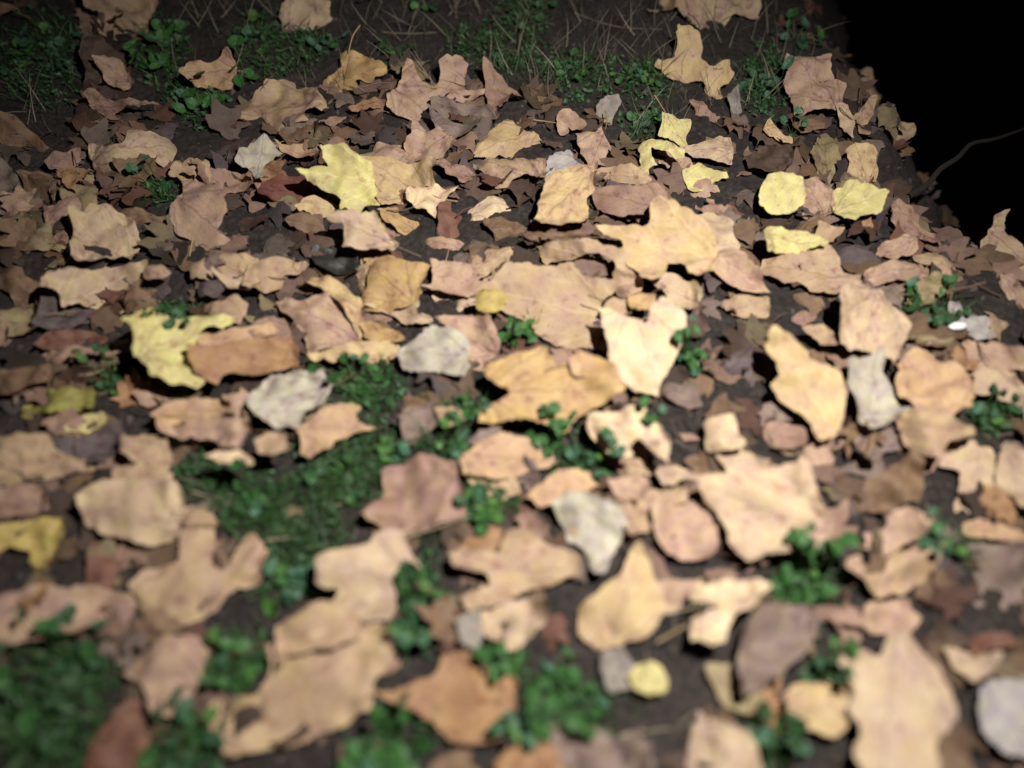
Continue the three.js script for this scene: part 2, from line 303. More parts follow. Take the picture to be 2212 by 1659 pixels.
T(1, 0, 'red', 1, 'dark red leaf under the left point of the large yellow maple leaf', [40, 1590, 200, 1530, 380, 1540, 480, 1620, 560, 1659, 420, 1720, 300, 1780, 160, 1740, 0, 1680]);
T(1, 0, 'brown', 1, 'brown leaf with olive tinge below the broad ragged tan leaf', [260, 1120, 420, 1080, 560, 1090, 540, 1180, 430, 1240, 280, 1260, 240, 1180]);
T(1, 0, 'rose', 2, 'brown-pink leaf slanting right of the golden tan leaf, upper middle', [1560, 1400, 1640, 1390, 1720, 1420, 1900, 1480, 1860, 1560, 1760, 1580, 1660, 1500]);
T(1, 1, 'rust', 2, 'brick red leaf below and right of the pale yellow leaf, upper middle', [1600, 80, 1700, 70, 1710, 170, 1790, 200, 1740, 300, 1770, 380, 1740, 440, 1600, 440, 1560, 380, 1590, 230]);
// upper middle right
T(2, 0, 'tan', 2, 'tan leaf with two short points hanging from the top edge', [1110, -60, 1560, -80, 1570, 60, 1540, 120, 1460, 100, 1400, 70, 1290, 100, 1200, 130, 1180, 70]);
T(2, 0, 'pale', 3, 'big pale leaf cut by the top edge, right of centre', [1560, -90, 2090, -90, 2100, 100, 2100, 190, 1980, 150, 1900, 150, 1840, 200, 1790, 250, 1700, 240, 1630, 260, 1550, 200, 1560, 90]);
T(2, 0, 'goldtan', 3, 'golden three-lobed leaf lying alone on dark soil, upper right of centre', [1440, 270, 1530, 280, 1610, 320, 1645, 420, 1630, 520, 1690, 580, 1740, 580, 1800, 550, 1870, 540, 1860, 600, 1895, 650, 1840, 730, 1790, 760, 1800, 860, 1720, 850, 1670, 810, 1650, 700, 1560, 690, 1500, 710, 1400, 690, 1260, 600, 1280, 530, 1420, 520, 1440, 430], { lean: 0.4 });
T(2, 0, 'rose', 2, 'small rose leaf just below the golden three-lobed leaf', [1540, 880, 1660, 870, 1720, 960, 1790, 1000, 1760, 1060, 1690, 1030, 1640, 1070, 1590, 980]);
T(2, 0, 'ash', 1, 'narrow grey leaf beside the small rose leaf, upper right', [1870, 830, 1960, 720, 1980, 800, 1960, 900, 1990, 960, 1940, 1060, 1880, 900]);
T(2, 0, 'ash', 2, 'narrow grey leaf standing among dry grass above the lemon leaf', [730, 920, 820, 830, 920, 820, 950, 880, 900, 960, 860, 1040, 850, 1110, 790, 1060, 740, 1000], { lean: 0.75 });
T(2, 0, 'lemon', 4, 'bright lemon leaf standing up at the soil edge, right of centre', [1300, 980, 1330, 1000, 1400, 1000, 1450, 1040, 1540, 1050, 1530, 1130, 1500, 1170, 1500, 1260, 1440, 1260, 1360, 1200, 1270, 1180, 1290, 1100], { lean: 0.7, side: 0 });
T(2, 0, 'lemon', 3, 'hook-shaped lemon leaf just below the upright lemon leaf', [1090, 1220, 1160, 1190, 1270, 1200, 1360, 1230, 1440, 1270, 1480, 1290, 1460, 1350, 1390, 1350, 1280, 1290, 1200, 1270, 1210, 1340, 1270, 1420, 1180, 1440, 1180, 1540, 1110, 1510, 1110, 1400]);
T(2, 0, 'pale', 3, 'pinkish white leaf right of the hook-shaped lemon leaf', [1500, 1240, 1660, 1210, 1740, 1200, 1800, 1160, 1870, 1170, 1910, 1280, 1900, 1390, 1820, 1380, 1780, 1400, 1700, 1360, 1600, 1330, 1480, 1290]);
T(2, 0, 'lemon', 2, 'pale lemon leaf below the pinkish white leaf, right of centre', [1480, 1480, 1620, 1420, 1720, 1480, 1830, 1500, 1850, 1550, 1700, 1590, 1640, 1659, 1560, 1659, 1500, 1600, 1480, 1540]);
T(2, 0, 'pink', 3, 'flat pink leaf with straight edges, left of the hook-shaped lemon leaf', [540, 1180, 640, 1140, 700, 1160, 770, 1090, 820, 1200, 850, 1260, 920, 1330, 960, 1390, 830, 1420, 760, 1440, 660, 1460, 610, 1340, 580, 1260]);
T(2, 0, 'pink', 2, 'small curled pink leaf above the flat pink leaf', [400, 1010, 470, 960, 560, 980, 600, 1030, 650, 1080, 620, 1110, 520, 1130, 480, 1090, 500, 1140, 430, 1170, 400, 1100], { cup: 0.3 });
T(2, 0, 'goldtan', 3, 'tan fan-shaped leaf in the middle of the upper litter edge', [0, 950, 40, 1060, 170, 1120, 240, 1190, 300, 1260, 280, 1330, 150, 1350, 0, 1340, -150, 1340, -320, 1340, -290, 1230, -150, 1080, -50, 1000]);
T(2, 0, 'tan', 2, 'cream-tan leaf with a notched lower edge below the fan-shaped leaf', [-340, 1400, -150, 1380, 0, 1370, 280, 1340, 280, 1450, 240, 1540, 110, 1510, 0, 1540, -40, 1590, -140, 1600, -200, 1520]);
T(2, 0, 'silver', 3, 'small silvery leaf left of the flat pink leaf', [300, 1390, 390, 1340, 480, 1320, 560, 1400, 620, 1460, 600, 1490, 450, 1500, 300, 1530]);
T(2, 0, 'goldtan', 2, 'tall tan leaf below the small silvery leaf, upper centre', [280, 1560, 480, 1490, 620, 1490, 700, 1470, 690, 1600, 720, 1659, 640, 1720, 660, 1900, 600, 1960, 300, 1990, 190, 1980, 250, 1760, 280, 1659]);
T(2, 0, 'tan', 2, 'tan strip of leaf below the flat pink leaf', [660, 1470, 860, 1430, 1010, 1420, 1110, 1440, 1190, 1540, 1150, 1580, 930, 1570, 850, 1590, 720, 1490]);
T(2, 0, 'rose', 3, 'broad pink-brown leaf with a dark gap under it, right of centre', [700, 1640, 850, 1600, 1250, 1590, 1340, 1659, 1360, 1740, 1200, 1810, 1080, 1830, 960, 1850, 850, 1850, 740, 1790], { lean: 0.5 });
// upper right
T(3, 0, 'pink', 3, 'square pinkish leaf with veins, nearest the dark ditch at upper right', [170, 450, 290, 490, 400, 480, 490, 460, 540, 480, 540, 590, 580, 670, 660, 720, 660, 900, 560, 930, 540, 960, 380, 930, 300, 970, 250, 920, 240, 850, 160, 690, 190, 560]);
T(3, 0, 'tan', 1, 'dim leaf standing alone against the dark ditch', [810, 620, 860, 600, 910, 660, 920, 760, 990, 800, 950, 890, 870, 930, 820, 860]);
T(3, 0, 'pale', 2, 'thin whitish leaf edge below the square pinkish leaf', [600, 930, 690, 920, 720, 980, 740, 1060, 740, 1210, 680, 1160, 620, 1080]);
T(3, 0, 'tan', 2, 'tan leaf on edge right of the thin whitish leaf', [740, 1000, 830, 910, 880, 930, 880, 1020, 840, 1120, 830, 1230, 770, 1210, 750, 1100]);
T(3, 0, 'tan', 1, 'brownish leaf at the rim of the ditch, below the dim lone leaf', [1010, 1090, 1130, 1060, 1250, 1080, 1240, 1180, 1160, 1250, 1170, 1380, 1080, 1370, 970, 1330, 1000, 1230]);
T(3, 0, 'goldtan', 3, 'cream-gold leaf above the yellow leaf with the green rim, right side', [680, 1300, 740, 1240, 900, 1250, 940, 1320, 930, 1420, 950, 1500, 930, 1580, 840, 1570, 720, 1590, 630, 1560, 700, 1450]);
T(3, 0, 'lemon', 4, 'yellow leaf with a green lower rim near the ditch, right side', [570, 1659, 690, 1600, 850, 1600, 940, 1650, 1040, 1659, 1020, 1730, 970, 1830, 850, 1850, 760, 1900, 680, 1890, 580, 1850, 570, 1760]);
T(3, 0, 'olive', 2, 'folded olive-tan leaf left of the cream-gold leaf, right side', [370, 1330, 460, 1130, 520, 1140, 560, 1280, 610, 1420, 590, 1540, 540, 1640, 420, 1540, 360, 1400], { fold: 0.45 });
T(3, 0, 'lemon', 4, 'lemon yellow leaf left of the yellow leaf with the green rim', [0, 1510, 60, 1500, 200, 1500, 290, 1530, 310, 1659, 300, 1760, 180, 1850, 20, 1840, -60, 1760, -60, 1620]);
T(3, 0, 'pink', 3, 'pinkish tan leaf between the two yellow leaves on the right side', [300, 1540, 420, 1520, 540, 1640, 580, 1800, 480, 1900, 440, 1930, 300, 1860, 310, 1700]);
T(3, 0, 'goldtan', 2, 'small pale gold leaf below the small rose leaf, upper right', [0, 1050, 80, 1120, 180, 1200, 190, 1250, 100, 1230, 0, 1180, -60, 1140]);
T(3, 0, 'umber', 1, 'dark red-brown leaf in shade above the lemon yellow leaf, upper right', [0, 1260, 200, 1290, 210, 1350, 180, 1440, 0, 1490, -150, 1460, -180, 1380, -100, 1300]);
T(3, 0, 'brown', 1, 'brown-green leaf under the lower edge of the square pinkish leaf', [220, 1010, 330, 1020, 440, 1040, 460, 1110, 380, 1130, 280, 1150, 200, 1080]);
// left
T(0, 1, 'olive', 1, 'dull olive-tan leaf near the left edge, above the large greyish leaf', [60, 180, 190, 130, 330, 140, 420, 200, 420, 300, 420, 420, 560, 440, 460, 480, 300, 480, 120, 490, -40, 450, -40, 280]);
T(0, 1, 'rose', 1, 'brownish rose leaf above the large greyish leaf on the left', [400, 130, 600, 60, 820, 80, 1000, 100, 1060, 200, 1000, 240, 780, 250, 680, 300, 620, 400, 520, 430, 430, 400, 400, 250]);
T(0, 1, 'pale', 3, 'large greyish tan leaf on the left, upper of two overlapping', [640, 300, 800, 250, 960, 260, 1100, 310, 1190, 420, 1220, 540, 1180, 640, 980, 660, 860, 680, 700, 700, 640, 620, 660, 460]);
T(0, 1, 'pale', 2, 'pale leaf with scalloped lower edge below the large greyish leaf, left', [380, 780, 440, 710, 620, 680, 860, 690, 1000, 660, 1220, 640, 1230, 720, 1200, 830, 1140, 840, 930, 860, 1090, 900, 1080, 1000, 1040, 1050, 920, 1040, 850, 1010, 740, 990, 680, 970, 560, 1000, 520, 880, 400, 850]);
T(0, 1, 'pink', 3, 'small pink tip sticking out right of the two overlapping greyish leaves', [1230, 640, 1400, 625, 1450, 680, 1390, 730, 1290, 740, 1220, 720]);
T(0, 1, 'purple', 1, 'dark violet-grey leaf under the scalloped pale leaf, left', [380, 900, 520, 880, 560, 1010, 680, 970, 830, 1000, 920, 1050, 800, 1130, 600, 1180, 430, 1190, 280, 1130, 330, 1010]);
T(0, 1, 'olive', 1, 'olive-tan leaf at the left edge beside the dark violet-grey leaf', [-40, 1100, 180, 1030, 280, 1000, 330, 940, 340, 1040, 290, 1140, 420, 1190, 300, 1220, 100, 1240, -40, 1220]);
T(0, 1, 'brown', 1, 'reddish brown leaf at the left edge beside the scalloped pale leaf', [-40, 610, 160, 640, 250, 740, 360, 790, 400, 850, 330, 940, 220, 1000, 120, 960, 60, 860, -40, 800]);
T(0, 1, 'pink', 2, 'tall pinkish tan leaf with a thin stalk below it, left of centre', [1480, 170, 1540, 50, 1560, -40, 1620, -120, 1700, -100, 1800, -60, 1930, -40, 1940, 90, 1920, 220, 1860, 330, 1950, 380, 2050, 440, 1900, 460, 1800, 500, 1690, 490, 1660, 420, 1540, 350, 1500, 260], { stalk: [416, 516, 410, 550, 404, 598], lean: 0.5 });
T(0, 1, 'brown', 1, 'shaded brown leaf left of the tall pinkish tan leaf', [1000, 150, 1200, 130, 1300, 200, 1480, 180, 1510, 270, 1380, 270, 1160, 280, 1060, 260]);
T(0, 1, 'tan', 1, 'brownish tan leaf below the tall stalked pinkish leaf', [1700, 520, 1900, 490, 2100, 540, 2212, 560, 2200, 680, 2000, 690, 1950, 740, 1830, 690, 1720, 720]);
T(0, 1, 'tan', 2, 'small tan leaf beside the stalk of the tall pinkish leaf', [1630, 590, 1780, 590, 1820, 650, 1800, 740, 1640, 740, 1620, 660]);
T(0, 1, 'purple', 2, 'small slate-coloured leaf below the stalk of the tall pinkish leaf', [1680, 770, 1900, 760, 1920, 830, 1830, 890, 1700, 890]);
T(0, 1, 'pale', 2, 'pale sliver of leaf right of the small slate-coloured leaf', [1900, 790, 2212, 750, 2300, 770, 2212, 860, 2000, 870]);
T(0, 1, 'lemon', 4, 'bright yellow maple leaf with a stretched right lobe, left of centre', [1080, 1160, 1200, 1060, 1290, 1030, 1400, 1040, 1450, 1100, 1500, 1130, 1700, 1100, 1920, 1110, 2000, 1130, 1980, 1180, 1720, 1240, 1680, 1310, 1620, 1360, 1660, 1460, 1690, 1550, 1740, 1640, 1700, 1680, 1600, 1659, 1450, 1640, 1320, 1580, 1280, 1500, 1180, 1400, 1170, 1330, 1180, 1220], { lean: 0.4 });
T(0, 1, 'tan', 2, 'tan leaf behind the stretched lobe of the left yellow maple leaf', [1640, 1000, 1900, 940, 2050, 900, 2130, 950, 2100, 1060, 2060, 1130, 1920, 1110, 1760, 1080]);
T(0, 1, 'peach', 3, 'pinkish orange strip of leaf right of the left yellow maple leaf', [1690, 1240, 1900, 1200, 2212, 1150, 2330, 1130, 2400, 1200, 2300, 1240, 2150, 1280, 1900, 1310, 1760, 1320]);
T(0, 1, 'orange', 2, 'wide orange-brown leaf right of the foot of the left yellow maple leaf', [1640, 1360, 1900, 1350, 2100, 1300, 2300, 1290, 2480, 1290, 2560, 1400, 2560, 1530, 2400, 1570, 2212, 1580, 1960, 1550, 1900, 1659, 1740, 1600, 1680, 1490], { lean: 0.5 });
T(0, 1, 'rust', 0, 'dim reddish leaf left of the left yellow maple leaf', [430, 1200, 700, 1190, 900, 1250, 930, 1290, 800, 1340, 500, 1360, 300, 1320]);
T(0, 1, 'pink', 1, 'long pinkish leaf below the dim reddish leaf, left side', [350, 1370, 700, 1340, 1000, 1370, 940, 1390, 700, 1420, 500, 1480, 400, 1440]);
T(0, 1, 'tan', 2, 'small tan leaf touching the left yellow maple leaf', [930, 1290, 1100, 1270, 1170, 1300, 1160, 1370, 1000, 1380]);
T(0, 1, 'brown', 1, 'brown leaf at the left edge above the olive-yellow leaf', [-40, 1560, 300, 1500, 420, 1490, 420, 1600, 200, 1700, -40, 1750]);
// centre left
T(1, 1, 'goldtan', 3, 'golden tan leaf just below the large bright yellow maple leaf', [340, 120, 420, 60, 520, 20, 620, 60, 720, 130, 690, 170, 820, 160, 600, 200, 480, 180, 380, 170]);
T(1, 1, 'pale', 4, 'pinkish cream wedge-shaped leaf with a straight lower edge, upper centre left', [580, 200, 700, 180, 860, 170, 1030, 170, 1060, 220, 1130, 350, 1220, 430, 1180, 490, 1080, 510, 1000, 490, 920, 490, 750, 490, 780, 380, 760, 290, 680, 280], { lean: 0.5, side: 0 });
T(1, 1, 'gold', 2, 'brown-gold curled leaf right of the wedge-shaped cream leaf', [1060, 130, 1240, 120, 1250, 200, 1380, 250, 1450, 310, 1400, 380, 1300, 360, 1240, 330, 1180, 270, 1100, 220], { cup: -0.4 });
T(1, 1, 'pink', 2, 'pinkish strip of leaf under the brick red leaf', [1380, 400, 1560, 390, 1760, 400, 1770, 480, 1600, 490, 1460, 470]);
T(1, 1, 'brown', 1, 'brown leaf left of the wedge-shaped cream leaf', [260, 220, 430, 180, 560, 200, 590, 300, 620, 360, 500, 380, 400, 340, 300, 280]);
T(1, 1, 'cream', 3, 'cream leaf right of the brick red leaf, upper centre', [1940, 70, 2020, 30, 2120, 60, 2212, 90, 2300, 100, 2212, 160, 2100, 160, 2000, 200, 1900, 180, 1850, 110]);
T(1, 1, 'brown', 2, 'dull gold-brown leaf below the cream leaf, upper centre', [1980, 210, 2150, 190, 2280, 250, 2350, 330, 2212, 420, 2100, 430, 2060, 350, 2000, 290]);
T(1, 1, 'gold', 3, 'rounded golden orange leaf beside the dark wet patch, centre left', [910, 560, 1000, 550, 1110, 520, 1230, 580, 1460, 610, 1440, 720, 1400, 800, 1420, 850, 1330, 920, 1260, 970, 1130, 1010, 1000, 1010, 910, 1000, 920, 880, 970, 760, 980, 640], { lean: 0.5, cup: -0.2 });
T(1, 1, 'pink', 3, 'rolled pink leaf right of the rounded golden orange leaf', [1510, 590, 1640, 620, 1750, 630, 1840, 640, 1870, 760, 2000, 770, 2000, 830, 1900, 880, 1750, 900, 1600, 860, 1500, 830, 1440, 820, 1530, 780, 1520, 680], { cup: 0.35 });
T(1, 1, 'tan', 2, 'ragged brown-tan leaf above and right of the rolled pink leaf', [1880, 520, 2000, 480, 2212, 470, 2212, 560, 2100, 600, 2000, 720, 1880, 740, 1850, 640]);
T(1, 1, 'black', 1, 'blackened wet leaf left of the rounded golden orange leaf', [480, 480, 760, 500, 860, 560, 900, 640, 800, 720, 640, 700, 520, 640]);
T(1, 1, 'tan', 2, 'pinkish tan leaf left of the blackened wet leaf', [-50, 620, 0, 580, 130, 560, 300, 590, 430, 600, 460, 640, 340, 720, 240, 720, 230, 830, 100, 840, 0, 840, -120, 800]);
T(1, 1, 'goldtan', 3, 'arched golden leaf below the blackened wet leaf', [340, 700, 430, 660, 600, 700, 750, 780, 900, 920, 900, 1000, 960, 1110, 900, 1200, 820, 1080, 720, 960, 640, 870, 480, 780], { cup: -0.45 });
T(1, 1, 'pink', 2, 'big crumpled pinkish tan leaf under the arched golden leaf', [170, 920, 280, 890, 400, 920, 560, 870, 700, 880, 800, 960, 880, 1080, 920, 1200, 900, 1270, 820, 1280, 760, 1330, 600, 1350, 470, 1380, 420, 1240, 360, 1180, 340, 1100, 240, 1000], { ripple: 0.16 });
T(1, 1, 'goldtan', 2, 'long tan leaf along the lower side of the big crumpled leaf', [470, 1380, 560, 1350, 800, 1340, 900, 1290, 1000, 1290, 1240, 1310, 1200, 1420, 1250, 1480, 1100, 1490, 900, 1430, 700, 1450, 560, 1440]);
T(1, 1, 'gold', 2, 'brown-gold leaf right of the big crumpled leaf', [1000, 1120, 1130, 1180, 1250, 1210, 1300, 1270, 1240, 1300, 1050, 1290, 940, 1260, 920, 1150]);
T(1, 1, 'pale', 2, 'cream-tan leaf under the rounded golden orange leaf', [960, 1010, 1180, 1010, 1330, 940, 1410, 960, 1400, 1060, 1500, 1080, 1540, 1120, 1420, 1150, 1280, 1140, 1200, 1080, 1050, 1020]);
T(1, 1, 'rose', 1, 'mauve-pink leaf above the wide orange-brown leaf', [0, 1140, 100, 1100, 220, 1110, 270, 1200, 310, 1270, 200, 1300, 0, 1300, -80, 1240]);
T(1, 1, 'grey', 4, 'pale greenish grey maple leaf left of centre above the green gap', [1340, 1290, 1540, 1140, 1640, 1170, 1800, 1240, 1840, 1300, 1800, 1390, 1830, 1500, 1800, 1580, 1700, 1570, 1560, 1540, 1420, 1550, 1260, 1500, 1220, 1380], { lean: 0.4 });
T(1, 1, 'pink', 3, 'pale pink leaf right of the greenish grey maple leaf, centre', [1540, 1120, 1740, 1080, 2000, 1060, 2060, 1180, 2110, 1300, 2060, 1440, 1960, 1540, 1850, 1520, 1820, 1380, 1860, 1300, 1700, 1200]);
T(1, 1, 'pale', 2, 'pinkish cream leaf above the pale pink leaf in the centre', [1560, 870, 1900, 840, 1980, 760, 2100, 760, 2212, 760, 2212, 1000, 2100, 980, 2050, 1050, 1800, 1070, 1640, 1070, 1560, 1000]);
T(1, 1, 'yellow', 3, 'small golden yellow leaf at the left end of the big veined leaf, centre', [1880, 860, 2000, 830, 2100, 850, 2212, 880, 2120, 980, 2040, 1050, 1900, 1000]);
T(1, 1, 'grey', 3, 'whitish grey crumpled leaf above the long-pointed peach leaf', [60, 1600, 230, 1580, 400, 1580, 560, 1570, 600, 1659, 640, 1700, 560, 1820, 400, 1900, 350, 2030, 200, 2050, 0, 1930, -60, 1850, 0, 1700], { ripple: 0.15 });
// centre right
T(2, 1, 'goldtan', 4, 'large yellow-tan maple leaf with pointed top lobe, right of centre', [1200, 150, 1260, 110, 1380, 160, 1480, 210, 1600, 280, 1680, 330, 1720, 450, 1740, 600, 1700, 720, 1600, 750, 1500, 700, 1450, 620, 1340, 590, 1330, 700, 1280, 760, 1200, 780, 1130, 760, 1100, 700, 1000, 640, 960, 560, 980, 460, 900, 440, 760, 370, 740, 340, 900, 320, 1050, 320, 1180, 310, 1200, 230], { lean: 0.45, side: 0 });
T(2, 1, 'pale', 3, 'pinkish cream leaf behind the right side of the large yellow-tan maple leaf', [1500, 200, 1700, 180, 1830, 200, 1900, 280, 1920, 390, 1970, 440, 1950, 480, 1840, 490, 1800, 560, 1700, 540, 1620, 420, 1600, 330]);
T(2, 1, 'tan', 3, 'curled cream-tan leaf left of the large yellow-tan maple leaf', [200, 420, 330, 400, 500, 420, 640, 400, 800, 460, 950, 480, 960, 580, 1060, 700, 1110, 770, 1080, 830, 960, 890, 880, 880, 870, 700, 900, 640, 860, 600, 700, 530, 560, 560, 430, 600, 300, 620, 240, 540]);
T(2, 1, 'brown', 2, 'thin brown leaf edge above the curled cream-tan leaf', [0, 340, 250, 350, 580, 340, 640, 380, 500, 420, 330, 400, 180, 410, 60, 380]);
T(2, 1, 'tan', 2, 'big tan leaf with fine dark veins in the very centre', [0, 650, 150, 660, 300, 680, 500, 660, 640, 770, 860, 790, 860, 870, 760, 960, 740, 990, 800, 1100, 840, 1250, 840, 1380, 700, 1350, 540, 1350, 400, 1330, 300, 1270, 220, 1230, 140, 1110, 0, 1060, -160, 1000, -200, 880, -100, 740], { lean: 0.4, side: 0, ripple: 0.06 });
T(2, 1, 'pale', 3, 'whitish pink leaf under the foot of the large yellow-tan maple leaf', [1140, 700, 1180, 780, 1300, 840, 1360, 920, 1400, 980, 1480, 1010, 1600, 1010, 1640, 900, 1600, 800, 1520, 780, 1400, 720, 1280, 710]);
T(2, 1, 'gold', 3, 'small golden leaf in the notch of the cream heart-shaped leaf', [1010, 900, 1100, 870, 1230, 900, 1200, 980, 1170, 1020, 1010, 1020]);
T(2, 1, 'cream', 5, 'brightest cream leaf shaped like a heart, right of centre', [760, 1010, 900, 1060, 1010, 1080, 1090, 1110, 1150, 1150, 1180, 1100, 1200, 980, 1280, 930, 1360, 980, 1440, 1030, 1480, 1090, 1480, 1170, 1450, 1280, 1420, 1380, 1350, 1520, 1280, 1640, 1270, 1750, 1180, 1710, 1060, 1700, 960, 1620, 890, 1560, 870, 1480, 860, 1410, 830, 1290, 800, 1150], { lean: 0.65, side: 0.05, back: 0, fold: 0.12, teeth: 0.001, cup: -0.05, ripple: 0.05 });
T(2, 1, 'tan', 3, 'small tan leaf touching the left shoulder of the cream heart-shaped leaf', [870, 920, 1000, 930, 1010, 1060, 920, 1070, 780, 1010, 800, 960]);
T(2, 1, 'pink', 2, 'pink leaf right of the large yellow-tan maple leaf', [1720, 600, 1800, 540, 1900, 500, 2000, 570, 2120, 680, 2180, 830, 2212, 880, 2000, 860, 1900, 810, 1780, 740]);
T(2, 1, 'tan', 2, 'gold-tan leaf above the violet-brown leaf, right of centre', [1840, 930, 2000, 900, 2212, 900, 2212, 1070, 2000, 1090, 1900, 1060, 1820, 1000]);
T(2, 1, 'umber', 1, 'dark brown scrap right of the cream heart-shaped leaf', [1480, 1090, 1620, 1080, 1700, 1150, 1640, 1260, 1500, 1270, 1470, 1200]);
T(2, 1, 'purple', 2, 'violet-brown leaf right of the cream heart-shaped leaf', [1880, 1220, 1960, 1130, 2080, 1100, 2150, 1200, 2212, 1300, 2212, 1500, 2080, 1659, 1980, 1780, 1850, 1830, 1690, 1800, 1640, 1700, 1830, 1500, 1840, 1360]);
V('gold', 4, 'golden orange maple leaf below the centre, left of the heart-shaped leaf', [1060, 800, 1110, 770, 1180, 755, 1203, 800, 1240, 770, 1310, 792, 1338, 850, 1290, 872, 1240, 900, 1215, 932, 1190, 915, 1100, 906, 1045, 917, 1050, 890, 1110, 852, 1055, 822], { lean: 0.45, side: 0 });
T(2, 1, 'peach', 5, 'peach-pink flap lying on the golden orange maple leaf', [500, 1450, 560, 1420, 700, 1430, 800, 1460, 810, 1540, 700, 1600, 560, 1610, 510, 1540]);
// right
T(3, 1, 'lemon', 3, 'small pale lemon leaf below the lemon yellow leaf, right side', [0, 310, 100, 290, 250, 330, 380, 400, 440, 490, 300, 520, 100, 510, 0, 510, -60, 420]);
T(3, 1, 'tan', 2, 'small tan leaf right of the small pale lemon leaf', [440, 290, 520, 310, 640, 340, 600, 400, 560, 450, 480, 440, 400, 400]);
T(3, 1, 'tan', 2, 'broad tan leaf below the small pale lemon leaf, right side', [0, 540, 150, 550, 340, 520, 470, 460, 540, 540, 640, 690, 740, 720, 800, 700, 850, 720, 840, 850, 700, 840, 560, 880, 430, 860, 380, 850, 280, 760, 150, 790, 0, 690]);
T(3, 1, 'pink', 3, 'small pink cupped leaf in the dark gap at right', [960, 470, 1050, 430, 1160, 380, 1270, 400, 1300, 480, 1250, 540, 1100, 560, 1000, 560, 930, 600]);
T(3, 1, 'pink', 3, 'pale pink leaf below the small cupped leaf at right', [890, 650, 1060, 590, 1190, 580, 1270, 640, 1380, 620, 1400, 680, 1300, 740, 1200, 760, 1060, 780, 900, 780, 850, 700]);
T(3, 1, 'tan', 3, 'arched tan leaf at the rim, right of the pale pink leaf', [1340, 500, 1480, 480, 1560, 510, 1640, 600, 1660, 680, 1720, 690, 1745, 780, 1690, 840, 1600, 790, 1560, 720, 1480, 620, 1380, 580], { cup: -0.4 });
T(3, 1, 'olive', 2, 'olive-brown leaf under the arched tan leaf, right side', [960, 900, 1100, 830, 1300, 790, 1440, 720, 1560, 760, 1560, 850, 1470, 890, 1420, 970, 1300, 980, 1180, 960, 1060, 1000]);
T(3, 1, 'orange', 2, 'tiny orange-brown leaf below the yellow leaf with the green rim', [810, 260, 890, 200, 900, 300, 850, 360, 810, 310]);
T(3, 1, 'rose', 1, 'pink-brown leaf along the ditch rim, right of the yellow green-rimmed leaf', [1060, 150, 1200, 160, 1310, 200, 1320, 290, 1440, 350, 1500, 440, 1480, 480, 1350, 430, 1250, 370, 1150, 350, 1060, 280]);
T(3, 1, 'tan', 2, 'tan leaf with a raised point at the right edge below the ditch', [1960, 200, 2100, 160, 2030, 330, 2100, 400, 2200, 460, 2300, 560, 2300, 690, 2100, 700, 1980, 680, 1880, 560, 1850, 440, 1930, 330], { lean: 0.6 });
T(3, 1, 'pink', 1, 'dim pinkish leaf at the right edge, below the tan leaf with the raised point', [2010, 720, 2140, 730, 2212, 860, 2300, 1000, 2300, 1200, 2150, 1050, 2050, 920, 2000, 800]);
T(3, 1, 'pale', 5, 'pinkish cream leaf folded lengthwise, right of the dark leaves', [580, 900, 660, 830, 700, 800, 850, 860, 960, 850, 1000, 960, 1060, 1060, 1160, 1180, 1140, 1290, 1080, 1370, 1060, 1470, 950, 1420, 820, 1380, 700, 1360, 620, 1300, 600, 1100], { fold: 0.4, lean: 0.55, axis: -1.9 });
T(3, 1, 'rose', 2, 'small reddish pink leaf left of the folded pinkish cream leaf', [240, 1060, 300, 1010, 440, 1030, 460, 1110, 340, 1130, 240, 1110]);
T(3, 1, 'brown', 1, 'brown leaf above the small reddish pink leaf, right side', [220, 880, 340, 870, 460, 900, 480, 980, 400, 1060, 280, 1010]);
T(3, 1, 'tan', 2, 'tan leaf corner between the folded cream leaf and the large gold leaf', [380, 1180, 460, 1160, 560, 1200, 610, 1290, 610, 1350, 500, 1330, 380, 1270, 300, 1200]);
T(3, 1, 'goldtan', 4, 'large long golden leaf pointing down, right of the violet-brown leaf', [44, 1201, 324, 1341, 404, 1481, 604, 1541, 684, 1741, 624, 1941, 564, 2101, 404, 2121, 324, 1941, 124, 1781, 24, 1661, 124, 1581, -16, 1381], { lean: 0.5, fold: -0.2 });
V('grey', 3, 'greenish white leaf right of the large long golden leaf', [1818, 802, 1880, 795, 1905, 830, 1920, 860, 1945, 900, 1920, 910, 1900, 925, 1870, 940, 1850, 910, 1845, 870, 1820, 840]);
T(3, 1, 'silver', 2, 'silvery leaf beside the white pebble on the green patch at right', [1560, 980, 1650, 960, 1720, 1050, 1860, 1080, 1900, 1130, 1880, 1200, 1920, 1280, 1780, 1280, 1740, 1220, 1560, 1120, 1540, 1060]);
T(3, 1, 'olive', 2, 'thin tan strip of leaf on the green patch at right', [1200, 1240, 1400, 1240, 1520, 1290, 1500, 1330, 1300, 1310, 1200, 1280]);
V('peach', 3, 'orange-brown leaf with a pale lower half, below the green patch at right', [1930, 830, 1945, 790, 1975, 760, 2030, 770, 2080, 800, 2105, 840, 2090, 880, 2050, 900, 2010, 880, 1970, 870, 1950, 850]);
V('pink', 2, 'pinkish leaf at the right edge beside the orange-brown leaf', [2085, 745, 2150, 745, 2230, 760, 2230, 800, 2180, 800, 2150, 800, 2110, 850, 2095, 790]);
V('pale', 3, 'pale leaf at the right edge above the small dark green clump', [2120, 800, 2160, 790, 2200, 800, 2235, 830, 2235, 905, 2170, 860, 2130, 840]);
